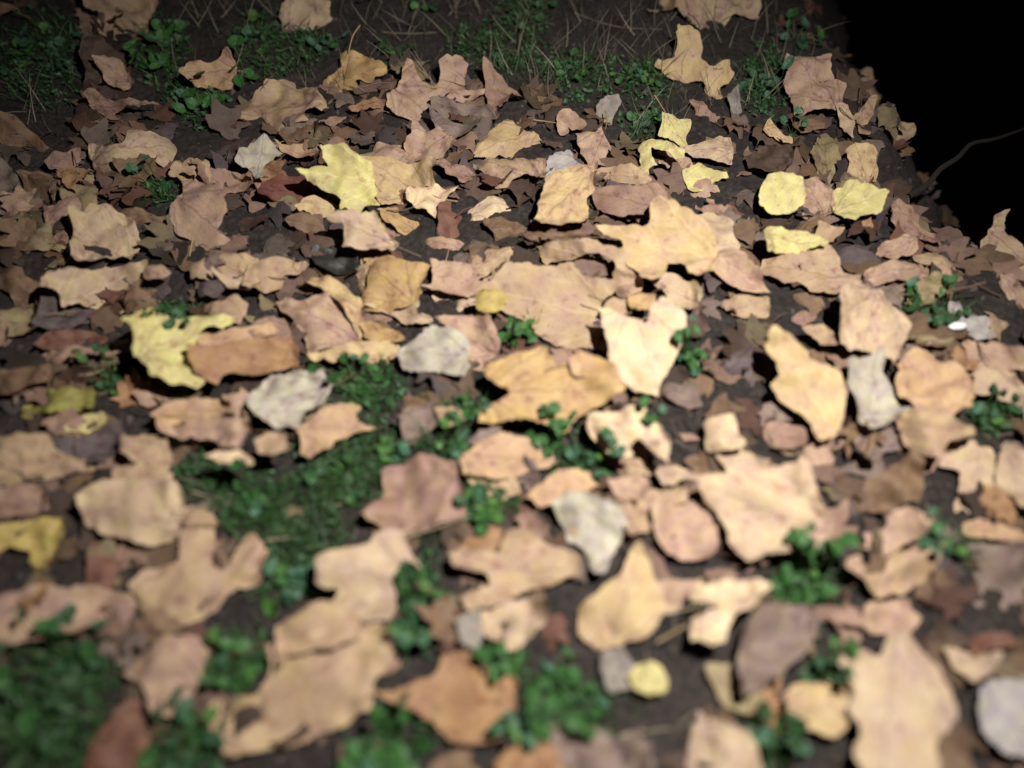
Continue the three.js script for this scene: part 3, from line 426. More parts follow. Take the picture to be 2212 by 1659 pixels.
// lower left
T(0, 2, 'lime', 2, 'olive-yellow leaf near the left edge, half way down', [200, 280, 260, 180, 420, 80, 560, 40, 760, 50, 860, 70, 800, 190, 600, 240, 400, 270, 250, 310]);
T(0, 2, 'lemon', 2, 'small yellowish leaf right below the olive-yellow leaf, left side', [580, 360, 740, 300, 900, 260, 950, 300, 880, 360, 760, 430, 600, 440]);
T(0, 2, 'purple', 2, 'large dark purple leaf at left, below the small yellowish leaf', [480, 500, 700, 480, 900, 380, 1080, 300, 1160, 330, 1100, 480, 1060, 600, 900, 680, 780, 690, 640, 620, 500, 590]);
T(0, 2, 'tan', 1, 'brownish tan leaf at the left edge beside the large dark purple leaf', [-40, 470, 200, 440, 400, 440, 500, 580, 700, 640, 820, 690, 780, 740, 560, 770, 420, 800, 200, 820, -40, 850]);
T(0, 2, 'tan', 2, 'golden tan leaf right of the large dark purple leaf', [1050, 450, 1240, 430, 1340, 440, 1440, 480, 1460, 640, 1430, 800, 1300, 870, 1100, 830, 980, 800, 1000, 700, 1200, 680, 1060, 600]);
T(0, 2, 'pale', 4, 'broad cream-tan leaf at left bordering the green strip', [690, 960, 860, 840, 1100, 800, 1300, 850, 1480, 840, 1580, 950, 1590, 1110, 1540, 1190, 1500, 1290, 1400, 1360, 1200, 1370, 1080, 1320, 900, 1280, 760, 1200, 700, 1100], { lean: 0.4 });
T(0, 2, 'yellow', 2, 'yellow-tan leaf at the left edge, two thirds of the way down', [-40, 1240, 150, 1200, 350, 1180, 540, 1160, 560, 1280, 480, 1420, 420, 1600, 280, 1560, 250, 1440, 100, 1400, -40, 1500]);
T(0, 2, 'rose', 1, 'mauve-tan leaf at the left edge above the yellow-tan leaf', [-40, 900, 300, 860, 480, 960, 560, 1010, 500, 1080, 200, 1130, -40, 1150]);
V('tan', 3, 'tan maple leaf with spread lobes, lower left below the broad cream-tan leaf', [395, 1100, 430, 1085, 462, 1130, 455, 1215, 480, 1230, 520, 1160, 545, 1150, 570, 1200, 560, 1250, 490, 1275, 440, 1320, 400, 1340, 330, 1322, 288, 1262, 320, 1230, 388, 1212, 388, 1150], { lean: 0.35 });
T(0, 2, 'mauve', 1, 'brownish sliver of leaf on the green strip beside the cream-tan leaf', [1620, 1080, 1800, 1000, 2000, 980, 1960, 1050, 1800, 1140, 1640, 1130]);
T(0, 2, 'pink', 2, 'pinkish tan leaf above the green strip, left of the long-pointed peach leaf', [1480, 470, 1600, 420, 1760, 350, 1900, 330, 2050, 330, 2180, 330, 2200, 470, 2100, 580, 1960, 560, 1800, 470, 1640, 500]);
T(0, 2, 'cream', 3, 'small cream leaf at the upper end of the green strip, left', [1790, 630, 1900, 580, 2060, 570, 2130, 640, 2200, 700, 2060, 740, 1900, 680]);
T(0, 2, 'peach', 1, 'brown-tan leaf below the foot of the left yellow maple leaf', [1470, 180, 1700, 120, 1900, 130, 2120, 200, 2200, 290, 2060, 310, 1800, 330, 1600, 400, 1460, 430, 1420, 280]);
T(0, 2, 'pink', 1, 'pinkish leaf left of the foot of the left yellow maple leaf', [1150, 60, 1300, 30, 1440, 20, 1440, 150, 1300, 200, 1200, 140]);
V('rust', 1, 'dull red leaf between the yellow-tan leaf and the spread tan maple leaf', [195, 1180, 240, 1168, 265, 1220, 232, 1282, 182, 1262]);
V('pink', 1, 'long dim leaf at the left edge above the lowest dark green area', [-15, 1300, 100, 1280, 200, 1272, 300, 1300, 335, 1322, 250, 1340, 150, 1370, 40, 1390, -15, 1395]);
V('pink', 2, 'dim pinkish leaf standing alone in the dark green of the bottom left', [258, 1450, 300, 1410, 360, 1375, 420, 1380, 442, 1410, 430, 1450, 410, 1500, 370, 1540, 330, 1540, 320, 1490]);
V('rust', 1, 'dark red leaf at the bottom edge below the dim pinkish leaf', [195, 1600, 250, 1540, 310, 1500, 330, 1540, 362, 1550, 330, 1590, 300, 1640, 240, 1685, 180, 1685]);
// lower middle left
T(1, 2, 'peach', 4, 'peach leaf with two long points reaching right over the green', [380, 380, 480, 320, 560, 230, 680, 190, 820, 180, 900, 220, 850, 280, 880, 360, 1060, 370, 900, 430, 680, 480, 640, 560, 480, 620, 400, 600, 410, 460], { lean: 0.45 });
T(1, 2, 'tan', 2, 'small tan leaf left of the peach leaf with two long points', [20, 500, 120, 430, 250, 430, 260, 510, 310, 550, 160, 600, 20, 590]);
T(1, 2, 'brown', 2, 'brown leaf scrap in the green gap left of the golden orange maple leaf', [1260, 80, 1400, 70, 1560, 80, 1540, 160, 1460, 200, 1400, 280, 1280, 280]);
T(1, 2, 'mauve', 2, 'mauve-brown leaf scrap below the brown scrap in the green gap', [1240, 300, 1340, 200, 1560, 180, 1560, 300, 1560, 370, 1460, 420, 1380, 520, 1280, 460]);
T(1, 2, 'tan', 3, 'small round tan leaf in the green gap left of the golden orange maple leaf', [1560, 200, 1680, 190, 1780, 230, 1800, 300, 1740, 360, 1640, 370, 1560, 290]);
V('peach', 3, 'orange-tan leaf below the golden orange maple leaf, edged by green', [998, 990, 1040, 955, 1090, 935, 1140, 945, 1180, 965, 1202, 1000, 1140, 1015, 1110, 1030, 1040, 1030, 1005, 1020], { lean: 0.4 });
V('tan', 2, 'small tan leaf under the orange-tan leaf edged by green', [1010, 1035, 1060, 1028, 1110, 1035, 1120, 1062, 1090, 1082, 1040, 1072]);
V('rose', 2, 'blurred rosy brown leaf between two green patches, lower centre left', [860, 1010, 920, 990, 980, 1005, 995, 1060, 1005, 1110, 960, 1125, 890, 1155, 830, 1140, 790, 1120, 830, 1070, 832, 1020]);
V('pale', 4, 'cream-tan leaf below the rosy brown leaf, right of the dark green strip', [685, 1200, 740, 1185, 800, 1180, 808, 1150, 860, 1148, 882, 1190, 902, 1230, 870, 1270, 840, 1330, 790, 1340, 720, 1300, 740, 1270, 690, 1260], { lean: 0.4 });
V('tan', 3, 'tan leaf below the cream-tan leaf in the lower left middle', [598, 1345, 680, 1310, 770, 1290, 842, 1320, 830, 1360, 720, 1400, 640, 1402, 608, 1440]);
V('tan', 2, 'large tan leaf at the bottom, left of the orange-brown leaf', [580, 1400, 700, 1390, 830, 1368, 852, 1420, 800, 1470, 790, 1530, 740, 1560, 650, 1600, 560, 1620, 500, 1632, 452, 1560, 480, 1510, 560, 1500, 590, 1450], { lean: 0.35 });
V('orange', 3, 'broad orange-brown leaf near the bottom, left of centre', [812, 1495, 880, 1485, 940, 1460, 960, 1420, 1010, 1410, 1050, 1450, 1112, 1470, 1105, 1540, 1070, 1590, 1010, 1606, 950, 1580, 900, 1530, 850, 1515], { lean: 0.4 });
T(1, 2, 'olive', 1, 'olive-tan sliver of leaf lying on the green strip', [120, 1110, 300, 1060, 420, 1040, 570, 1070, 500, 1120, 300, 1130]);
V('brown', 2, 'brown-tan leaf cut by the bottom edge below the orange-brown leaf', [925, 1680, 950, 1632, 1000, 1625, 1045, 1680]);
V('orange', 2, 'orange-tan leaf cut by the bottom edge, left of the grey one', [1065, 1645, 1110, 1610, 1190, 1610, 1204, 1680, 1075, 1680]);
// lower middle right
T(2, 2, 'cream', 4, 'cream leaf below the heart-shaped leaf, right of the golden orange maple leaf', [700, 280, 820, 240, 960, 230, 1040, 190, 1150, 190, 1180, 300, 1280, 370, 1330, 450, 1340, 680, 1240, 600, 1100, 480, 1060, 460, 1000, 540, 1040, 600, 860, 610, 760, 520, 680, 400], { lean: 0.45 });
T(2, 2, 'cream', 4, 'small rolled creamy yellow leaf like a stub, right of the bare soil', [1680, 300, 1760, 250, 1920, 250, 1950, 330, 1960, 440, 2030, 480, 2000, 540, 1900, 560, 1700, 550], { cup: -0.7, lean: 0.7, teeth: 0 });
T(2, 2, 'tan', 3, 'small tan leaf under the cream leaf below the heart', [980, 650, 1130, 630, 1190, 700, 1240, 770, 1080, 770, 980, 760]);
T(2, 2, 'pale', 3, 'pale tan leaf at the lower end of the bare soil, right of centre', [1250, 700, 1420, 700, 1500, 760, 1680, 780, 1680, 820, 1500, 820, 1400, 870, 1320, 850, 1280, 780]);
T(2, 2, 'peach', 3, 'orange-pink leaf right of the bright green leaves, below the centre', [200, 900, 300, 830, 420, 750, 560, 740, 660, 780, 700, 850, 780, 860, 560, 960, 400, 1030, 270, 1040, 150, 960]);
T(2, 2, 'pink', 3, 'pink leaf right of the orange-pink leaf below the centre', [840, 860, 1000, 800, 1170, 810, 1180, 900, 1100, 1020, 980, 1030, 900, 960]);
V('grey', 2, 'pale greyish leaf above the dark hole, lower centre', [1205, 1095, 1260, 1075, 1340, 1090, 1352, 1140, 1330, 1190, 1310, 1238, 1280, 1230, 1268, 1190, 1230, 1170]);
V('pink', 2, 'pinkish tan rounded leaf left of the big pale square leaf', [1400, 1100, 1460, 1080, 1520, 1090, 1545, 1150, 1530, 1200, 1470, 1210, 1420, 1180]);
V('tan', 1, 'tan leaf above the pinkish rounded leaf, lower centre', [1330, 1080, 1400, 1060, 1470, 1062, 1480, 1090, 1420, 1110, 1400, 1150, 1350, 1150]);
V('pale', 4, 'big pale tan square leaf, right of the lower centre', [1510, 1040, 1560, 1030, 1600, 1002, 1650, 1010, 1740, 1003, 1757, 1060, 1770, 1100, 1797, 1130, 1790, 1195, 1710, 1185, 1660, 1190, 1620, 1206, 1580, 1170, 1560, 1110, 1530, 1080], { lean: 0.4, side: 0 });
T(2, 2, 'pale', 3, 'tan leaf below the rolled creamy yellow stub', [1740, 580, 1960, 560, 2050, 600, 2150, 680, 2212, 700, 2000, 810, 1900, 780, 1800, 700]);
T(3, 2, 'rose', 2, 'pinkish brown leaf below the large long golden leaf', [0, 370, 150, 350, 280, 380, 330, 450, 320, 520, 200, 560, 60, 540, -20, 470]);
T(2, 2, 'mauve', 2, 'folded grey-brown leaf below the violet-brown leaf, over bare soil', [1280, 70, 1360, 30, 1560, 30, 1620, 220, 1500, 240, 1360, 160], { fold: 0.4 });
T(2, 2, 'rose', 1, 'thin pinkish shard lying on the bare soil, right of centre', [1430, 420, 1580, 420, 1630, 480, 1480, 490]);
V('goldtan', 4, 'pear-shaped golden cream leaf with a pointed top, lower centre', [1380, 1165, 1402, 1230, 1432, 1280, 1425, 1340, 1390, 1375, 1340, 1390, 1290, 1402, 1255, 1360, 1258, 1310, 1300, 1270, 1340, 1250], { lean: 0.5, side: 0, teeth: 0.0015 });
V('pink', 3, 'pinkish tan leaf behind the pear-shaped golden cream leaf', [1400, 1270, 1450, 1250, 1518, 1258, 1505, 1290, 1440, 1322, 1425, 1330]);
V('cream', 4, 'pointed cream leaf with a folded side, left of the green clump, lower right of centre', [1505, 1265, 1570, 1257, 1630, 1257, 1662, 1270, 1620, 1310, 1580, 1330, 1565, 1380, 1540, 1391, 1495, 1376, 1500, 1330, 1560, 1310, 1490, 1300], { lean: 0.5 });
V('tan', 3, 'orange-tan maple leaf with three lobes, lower centre', [973, 1190, 1040, 1180, 1080, 1200, 1088, 1152, 1140, 1148, 1180, 1180, 1232, 1195, 1237, 1240, 1180, 1265, 1130, 1272, 1080, 1300, 1020, 1311, 998, 1286, 1060, 1260, 1040, 1230, 990, 1230], { lean: 0.4 });
V('pale', 2, 'pale tan leaf under the three-lobed orange-tan leaf, lower centre', [1052, 1330, 1100, 1300, 1180, 1290, 1197, 1330, 1160, 1370, 1110, 1411, 1060, 1380]);
V('ash', 1, 'small greyish leaf left of the pale tan leaf, lower centre', [983, 1340, 1030, 1315, 1046, 1360, 1030, 1402, 995, 1390]);
V('lemon', 4, 'small round pale yellow leaf alone on bare soil near the bottom', [1372, 1440, 1405, 1432, 1430, 1445, 1443, 1470, 1435, 1490, 1400, 1498, 1372, 1480, 1363, 1460], { teeth: 0, lean: 0.5, cup: -0.15, ripple: 0.04, fold: 0, stalk: false });
V('ash', 2, 'greyish leaf left of the small round pale yellow leaf', [1290, 1420, 1340, 1400, 1366, 1440, 1360, 1490, 1320, 1502]);
// lower right
T(3, 2, 'tan', 3, 'tan leaf below the small dark green clump near the right edge', [1160, 260, 1300, 210, 1500, 230, 1640, 300, 1800, 340, 1840, 400, 1700, 440, 1560, 500, 1480, 620, 1380, 610, 1280, 560, 1220, 480, 1170, 380]);
T(3, 2, 'pale', 2, 'tall olive-tan leaf with a dark hollow on its left, right side', [1500, 560, 1640, 480, 1800, 500, 1940, 560, 1980, 700, 1990, 820, 1900, 960, 1860, 1050, 1740, 1120, 1640, 1160, 1630, 1000, 1680, 860, 1660, 740, 1500, 720], { lean: 0.5 });
T(3, 2, 'pale', 2, 'pale leaf at the right edge beside the tall olive-tan leaf', [1980, 560, 2212, 600, 2300, 700, 2300, 1150, 2140, 1050, 2060, 950, 1990, 840]);
T(3, 2, 'mauve', 1, 'greyish mauve leaf below the greenish white leaf, right side', [720, 500, 900, 440, 1080, 380, 1200, 500, 1150, 580, 1000, 600, 900, 720, 800, 700, 740, 600]);
T(3, 2, 'brown', 2, 'crumpled gold-brown leaf right of the big pale square leaf', [620, 850, 800, 850, 950, 800, 1080, 700, 1250, 570, 1320, 680, 1330, 850, 1300, 1000, 1180, 1030, 1060, 1100, 900, 1100, 700, 1080, 620, 960], { ripple: 0.2 });
T(3, 2, 'pink', 2, 'pinkish tan leaf below the crumpled gold-brown leaf', [830, 1280, 1020, 1250, 1040, 1150, 1200, 1060, 1330, 1120, 1420, 1220, 1300, 1330, 1120, 1400, 1110, 1450, 980, 1500, 880, 1420]);
T(3, 2, 'tan', 3, 'cup-shaped greenish tan leaf right of the dark green clump, lower right', [640, 1560, 780, 1480, 900, 1560, 1100, 1480, 1300, 1420, 1420, 1430, 1400, 1560, 1340, 1700, 1200, 1800, 1050, 1820, 900, 1780, 800, 1700, 680, 1640], { cup: 0.35 });
T(3, 2, 'peach', 2, 'orange-tan leaf at the right edge, above the big grey-brown leaf', [1680, 1200, 1850, 1160, 2000, 1190, 2260, 1300, 2260, 1400, 2000, 1340, 1800, 1330, 1690, 1270]);
T(3, 2, 'mauve', 1, 'big dull grey-brown leaf at the right edge, lower right', [1560, 1420, 1800, 1380, 2100, 1400, 2300, 1420, 2300, 2100, 2060, 2040, 1900, 1950, 1700, 1900, 1600, 1700]);
T(3, 2, 'pink', 2, 'pinkish leaf scrap above the dark green clump by the big pale square leaf', [330, 540, 460, 510, 560, 580, 560, 680, 420, 700, 260, 700]);
V('pale', 5, 'big pale maple leaf with pointed lobes at the bottom right', [1798, 1403, 1860, 1405, 1902, 1422, 1918, 1377, 1962, 1376, 1990, 1400, 2022, 1440, 2042, 1490, 2052, 1550, 2015, 1600, 2022, 1690, 1888, 1690, 1850, 1620, 1862, 1560, 1840, 1530, 1850, 1500, 1820, 1450], { lean: 0.4, side: 0 });
V('goldtan', 4, 'tan leaf with a yellow side left of the big pale maple leaf, bottom right', [1690, 1510, 1720, 1485, 1790, 1473, 1832, 1490, 1862, 1530, 1830, 1560, 1800, 1592, 1750, 1570, 1700, 1576, 1702, 1540]);
V('mauve', 3, 'dull brown pointed leaf below the green clump, bottom right', [1605, 1350, 1640, 1320, 1700, 1320, 1762, 1340, 1750, 1390, 1700, 1440, 1640, 1490, 1600, 1502, 1588, 1440], { fold: 0.3 });
V('olive', 2, 'greyish leaf under the left side of the dull brown pointed leaf', [1530, 1440, 1580, 1435, 1600, 1490, 1642, 1500, 1620, 1540, 1570, 1530, 1540, 1480]);
V('pale', 3, 'pale tan leaf with a spike at the bottom edge, right of centre', [1490, 1600, 1510, 1540, 1560, 1562, 1620, 1580, 1655, 1690, 1480, 1690], { lean: 0.4 });
V('mauve', 2, 'grey-mauve leaf cut by the bottom edge, centre', [1208, 1590, 1280, 1568, 1320, 1590, 1362, 1610, 1402, 1600, 1424, 1685, 1203, 1685]);
V('pale', 3, 'pale cupped leaf with a rusty hollow, right of the big pale maple leaf', [2040, 1400, 2090, 1410, 2150, 1408, 2165, 1412, 2140, 1450, 2100, 1476, 2060, 1440], { cup: 0.4 });
V('rust', 2, 'rust-coloured leaf tip above the pale cupped leaf, bottom right', [2080, 1382, 2110, 1368, 2160, 1372, 2170, 1392, 2130, 1412, 2090, 1412]);
V('silver', 3, 'lilac-grey leaf at the right edge of the bottom', [2118, 1490, 2160, 1468, 2235, 1463, 2250, 1645, 2170, 1622, 2130, 1580, 2108, 1530]);
V('pink', 2, 'small pink leaf right of the dull brown pointed leaf, above the big pale maple leaf', [1870, 1310, 1950, 1295, 1976, 1330, 1960, 1366, 1870, 1366, 1858, 1340]);
V('rose', 2, 'thin mauve strip of leaf left of the small pink leaf, lower right', [1690, 1330, 1780, 1308, 1850, 1320, 1870, 1360, 1780, 1340, 1700, 1350]);
V('brown', 1, 'brown leaf at the bottom edge, right of the big pale maple leaf', [2020, 1602, 2080, 1590, 2112, 1680, 2020, 1680]);
// ---------------------------------------------------------------- bare soil
const soilMap = dataTexture(512, 512, (i, j) => { const u = i / 512 * 5, v = j / 512 * 5, a = fbm(u, v, 5), b = fbm(u * 5 + 9, v * 5, 4), s = noise2(u * 30, v * 30); const k = 0.62 + 0.22 * a + 0.3 * b + (s > 0.66 ? 0.2 : 0); return [k * 0.98, k * 0.92, k * 0.88]; }, true);
const soilBump = dataTexture(512, 512, (i, j) => { const u = i / 512 * 7, v = j / 512 * 7, k = 0.5 + 0.45 * fbm(u * 3, v * 3, 5); return [k, k, k]; }, false);
const soilMaterial = new THREE.MeshStandardMaterial({ map: soilMap, bumpMap: soilBump, bumpScale: 0.006, roughness: 0.95 });
soilMaterial.color.setRGB(0.062, 0.052, 0.049);
{
  const xs = [], zs = [];
  for (let x = -45; x < -2.3; x += Math.max(0.06, (-2.2 - x) * 0.25)) xs.push(x); for (let x = -2.3; x <= 2.6; x += 0.016) xs.push(x); for (let x = 2.65; x < 45; x += Math.max(0.06, (x - 2.5) * 0.25)) xs.push(x);
  for (let z = -45; z < -3.4; z += Math.max(0.06, (-3.3 - z) * 0.25)) zs.push(z); for (let z = -3.4; z <= 0.7; z += 0.016) zs.push(z); for (let z = 0.75; z < 45; z += Math.max(0.06, (z - 0.6) * 0.25)) zs.push(z);
  const pos = [], uv = [], index = [], W = xs.length;
  for (const z of zs) for (const x of xs) { pos.push(x, ground(x, z), z); uv.push(x / 0.55, z / 0.55); }
  for (let j = 0; j + 1 < zs.length; j++) for (let i = 0; i + 1 < W; i++) { const a = j * W + i; index.push(a, a + W, a + 1, a + 1, a + W, a + W + 1); }
  const g = new THREE.BufferGeometry(); g.setAttribute('position', new THREE.Float32BufferAttribute(pos, 3)); g.setAttribute('uv', new THREE.Float32BufferAttribute(uv, 2)); g.setIndex(index); g.computeVertexNormals();
  const m = new THREE.Mesh(g, soilMaterial); m.name = 'ground'; m.receiveShadow = m.castShadow = true; m.userData = { kind: 'structure', label: 'dark bare soil under the fallen leaves', category: 'ground' }; scene.add(m);
}
// open patches of the photograph: where soil (s) or green growth (g) shows between the leaves: x, y, half width, half height, turn in degrees
const OPEN = [
  ['s', 1180, 70, 300, 120, 0], ['s', 1440, 190, 150, 110, 0], ['g', 90, 130, 110, 110, 0], ['s', 70, 260, 90, 60, 0], ['g', 360, 130, 60, 120, -20], ['g', 440, 230, 60, 60, 0], ['g', 600, 100, 110, 80, 0], ['s', 480, 50, 80, 60, 0],
  ['g', 1250, 170, 90, 60, 0], ['g', 1390, 180, 70, 60, 0], ['g', 1650, 180, 70, 90, 0], ['s', 1600, 120, 110, 80, 0], ['g', 1400, 265, 70, 40, 0], ['g', 1080, 110, 120, 60, 10], ['g', 1130, 30, 60, 60, 0],
  ['g', 790, 850, 90, 70, 0], ['g', 740, 1010, 160, 100, -20], ['g', 560, 1080, 160, 70, -15], ['g', 640, 1180, 120, 110, 0], ['g', 440, 1020, 70, 50, 0], ['g', 1000, 900, 80, 50, 0], ['g', 960, 960, 70, 50, 0], ['g', 1250, 980, 90, 60, 0],
  ['g', 1130, 710, 45, 35, 0], ['g', 1480, 790, 45, 45, 0], ['s', 1475, 950, 55, 60, 0], ['g', 1060, 1090, 70, 40, 0], ['g', 900, 1290, 60, 120, 5], ['s', 930, 1240, 50, 80, 0], ['g', 500, 1430, 110, 70, -20], ['g', 120, 1460, 170, 90, -8], ['g', 120, 1600, 170, 90, 0],
  ['g', 420, 1610, 110, 60, -20], ['g', 860, 1600, 130, 60, -20], ['g', 1220, 1520, 140, 60, 10], ['s', 1470, 1480, 110, 130, 0], ['s', 1300, 1440, 140, 80, 0], ['g', 1730, 1260, 80, 70, 0], ['g', 1640, 1610, 60, 60, 0], ['g', 2010, 680, 80, 50, 0],
  ['g', 2130, 900, 45, 50, 0], ['g', 1990, 1170, 60, 30, -15], ['g', 1770, 1440, 50, 60, 0], ['s', 1700, 1040, 40, 40, 0], ['g', 380, 680, 50, 30, 0], ['g', 350, 420, 50, 30, 0], ['g', 250, 820, 60, 20, -15], ['g', 1090, 1440, 60, 60, 0], ['g', 2060, 1190, 60, 30, 0],
];
function openness(x, y, want) { let best = 0; for (const [k, cx, cy, a, b, t] of OPEN) { if (want && k !== want) continue; const c = Math.cos(t * Math.PI / 180), s = Math.sin(t * Math.PI / 180), dx = x - cx, dy = y - cy, u = (dx * c + dy * s) / a, v = (-dx * s + dy * c) / b; best = Math.max(best, 1.25 - Math.hypot(u, v)); } return best; }
const onPicture = new THREE.Vector3();
function seenAt(p) { onPicture.copy(p).project(camera); return [(onPicture.x + 1) * 1106, (1 - onPicture.y) * 829.5]; }

// crumbs of soil and humus, and rotted leaf bits
{
  const crumb = new THREE.IcosahedronGeometry(1, 1), p = crumb.attributes.position, v = new THREE.Vector3();
  for (let i = 0; i < p.count; i++) { v.fromBufferAttribute(p, i); v.multiplyScalar(1 + 0.35 * noise3(v.x * 1.6, v.y * 1.6, v.z * 1.6)); p.setXYZ(i, v.x, v.y, v.z); } crumb.computeVertexNormals();
  const n = 5200, m = new THREE.InstancedMesh(crumb, new THREE.MeshStandardMaterial({ roughness: 0.95 }), n), o = new THREE.Object3D(), c = new THREE.Color(); let k = 0;
  while (k < n) {
    const x = between(-1.9, 2.0), z = between(-2.7, 0.2); const s = 0.0016 + 0.006 * rnd() ** 3; o.position.set(x, ground(x, z) + s * 0.3, z); o.rotation.set(rnd() * 6, rnd() * 6, rnd() * 6); o.scale.set(s * between(0.7, 1.5), s * between(0.5, 0.9), s); o.updateMatrix();
    m.setMatrixAt(k, o.matrix); const t = between(0.03, 0.085); m.setColorAt(k, c.setRGB(t, t * 0.82, t * 0.72)); k++;
  }
  m.name = 'soil_crumbs'; m.castShadow = m.receiveShadow = true; m.userData = { kind: 'stuff', label: 'small dark crumbs of soil between the leaves', category: 'soil' }; scene.add(m);
}
// the rotting layer below: leaves nobody could tell apart, joined
{
  const shapes = []; for (let i = 0; i < 9; i++) { const g = flatBlade(roughOutline(mapleOutline(0.15), 1, 0.002), false); curlBlade(g, { ripple: 0.12 }); shapes.push(g); }
  const kinds = ['umber', 'brown', 'umber', 'rust', 'brown', 'mauve', 'brown', 'rose', 'purple', 'rose', 'olive'], out = [], tones = [];
  let tries = 0;
  while (out.length < 1500 && tries++ < 9000) {
    const x = between(-1.75, 1.75), z = between(-2.45, 0.15), e = beyondEdge(x, z); if (e > -0.05 && rnd() < 0.8) continue;
    const p = new THREE.Vector3(x, ground(x, z), z), [vx, vy] = seenAt(p); const inside = vx > -80 && vx < 2290 && vy > -80 && vy < 1740;
    if (inside && openness(vx, vy) > 0.12) continue; if (vy < 150 && vx > 380 && rnd() < 0.8) continue;
    const g = shapes[Math.floor(rnd() * shapes.length)].clone(), s = between(0.55, 1.15); g.scale(s, s, s);
    const nor = new THREE.Vector3(between(-0.4, 0.4), 1, between(-0.35, 0.45)), frame = frameFor(nor, rnd() * 6.28); if (rnd() < 0.4) g.scale(1, 1, -1);
    const up = settle(g, frame, p, 0.6); p.y += clamp(up, -0.01, 0.055); pressInto(g, frame, p); g.applyMatrix4(frame).translate(p.x, p.y, p.z); g.computeVertexNormals();
    const c = C[kinds[Math.floor(rnd() * kinds.length)]], f = between(0.35, 0.95), col = new Float32Array(g.attributes.position.count * 3); for (let i = 0; i < col.length; i++) col[i] = c[i % 3] * f;
    g.setAttribute('color', new THREE.BufferAttribute(col, 3)); out.push(g);
  }
  const m = new THREE.Mesh(mergeGeometries(out), new THREE.MeshStandardMaterial({ vertexColors: true, map: leafSkins[1], bumpMap: leafBump, bumpScale: 0.001, roughness: 0.8, side: THREE.DoubleSide }));
  m.name = 'rotting_leaf_litter'; m.castShadow = m.receiveShadow = true; m.userData = { kind: 'stuff', label: 'lower layer of dark rotting leaves under the fresh ones', category: 'leaf litter' }; scene.add(m);
}
LEAVES.sort((a, b) => a.layer - b.layer);
for (const e of LEAVES) if (e.layer < 2) tracedLeaf(e);
{ // smaller leaves half buried between the large ones
  let k = 0, tries = 0; const tones = ['tan', 'rose', 'brown', 'pink', 'mauve', 'brown', 'orange', 'rose'], word = { tan: 'tan', pink: 'pinkish', rose: 'rosy brown', brown: 'brown', orange: 'orange-brown', mauve: 'greyish brown' }, used = new Set();
  const marks = [[760, 380, 'large bright yellow maple leaf'], [355, 755, 'left yellow maple leaf'], [1395, 740, 'cream heart-shaped leaf'], [1190, 845, 'golden orange maple leaf'], [1430, 510, 'large yellow-tan maple leaf'], [1880, 700, 'folded pinkish cream leaf'], [1740, 830, 'large long golden leaf'], [1650, 1100, 'big pale square leaf'], [1930, 1520, 'big pale maple leaf'], [1340, 1310, 'pear-shaped golden leaf'], [960, 1510, 'broad orange-brown leaf'], [285, 1100, 'broad cream-tan leaf'], [840, 610, 'rounded golden orange leaf'], [215, 540, 'large greyish tan leaf'], [1850, 440, 'yellow leaf with green rim'], [1700, 415, 'lemon yellow leaf'], [1760, 175, 'square pinkish leaf'], [800, 160, 'golden stalked leaf'], [720, 930, 'peach leaf with two points'], [790, 1240, 'lower cream-tan leaf'], [430, 1240, 'spread tan maple leaf'], [1090, 1230, 'three-lobed orange-tan leaf'], [2100, 1080, 'tall olive-tan leaf'], [1450, 290, 'upright lemon leaf'], [215, 940, 'large dark purple leaf'], [2130, 1280, 'big grey-brown leaf']];
  while (k < 72 && tries++ < 4000) {
    const px = between(20, 2190), py = between(250, 1640); if (openness(px, py) > 0.02) continue;
    const p = surfacePoint(px, py); if (beyondEdge(p.x, p.z) > -0.08) continue;
    const key = tones[k % tones.length], near = marks.reduce((m, q) => Math.hypot(q[0] - px, q[1] - py) < Math.hypot(m[0] - px, m[1] - py) ? q : m), dx = px - near[0], dy = py - near[1];
    const label = `small ${word[key]} leaf half buried ${Math.abs(dx) > Math.abs(dy) ? (dx > 0 ? 'right of' : 'left of') : (dy > 0 ? 'below' : 'above')} the ${near[2]}`; if (used.has(label)) continue; used.add(label);
    const g = flatBlade(roughOutline(mapleOutline(between(0.09, 0.15)), 1, 0.0026), true); curlBlade(g, {});
    const frame = frameFor(new THREE.Vector3(between(-0.45, 0.45), 1, between(-0.2, 0.7)), rnd() * 6.28); if (rnd() < 0.4) g.scale(1, 1, -1);
    p.y += clamp(settle(g, frame, p, 0.62), -0.005, 0.06); pressInto(g, frame, p);
    const t = thing('fallen_leaf', label, 'leaf', 'fallen leaves in the litter'); t.position.copy(p);
    g.applyMatrix4(frame); g.computeVertexNormals(); part('blade', g, leafSkin(key), t); k++;
  }
}
for (const e of LEAVES) if (e.layer >= 2) tracedLeaf(e);

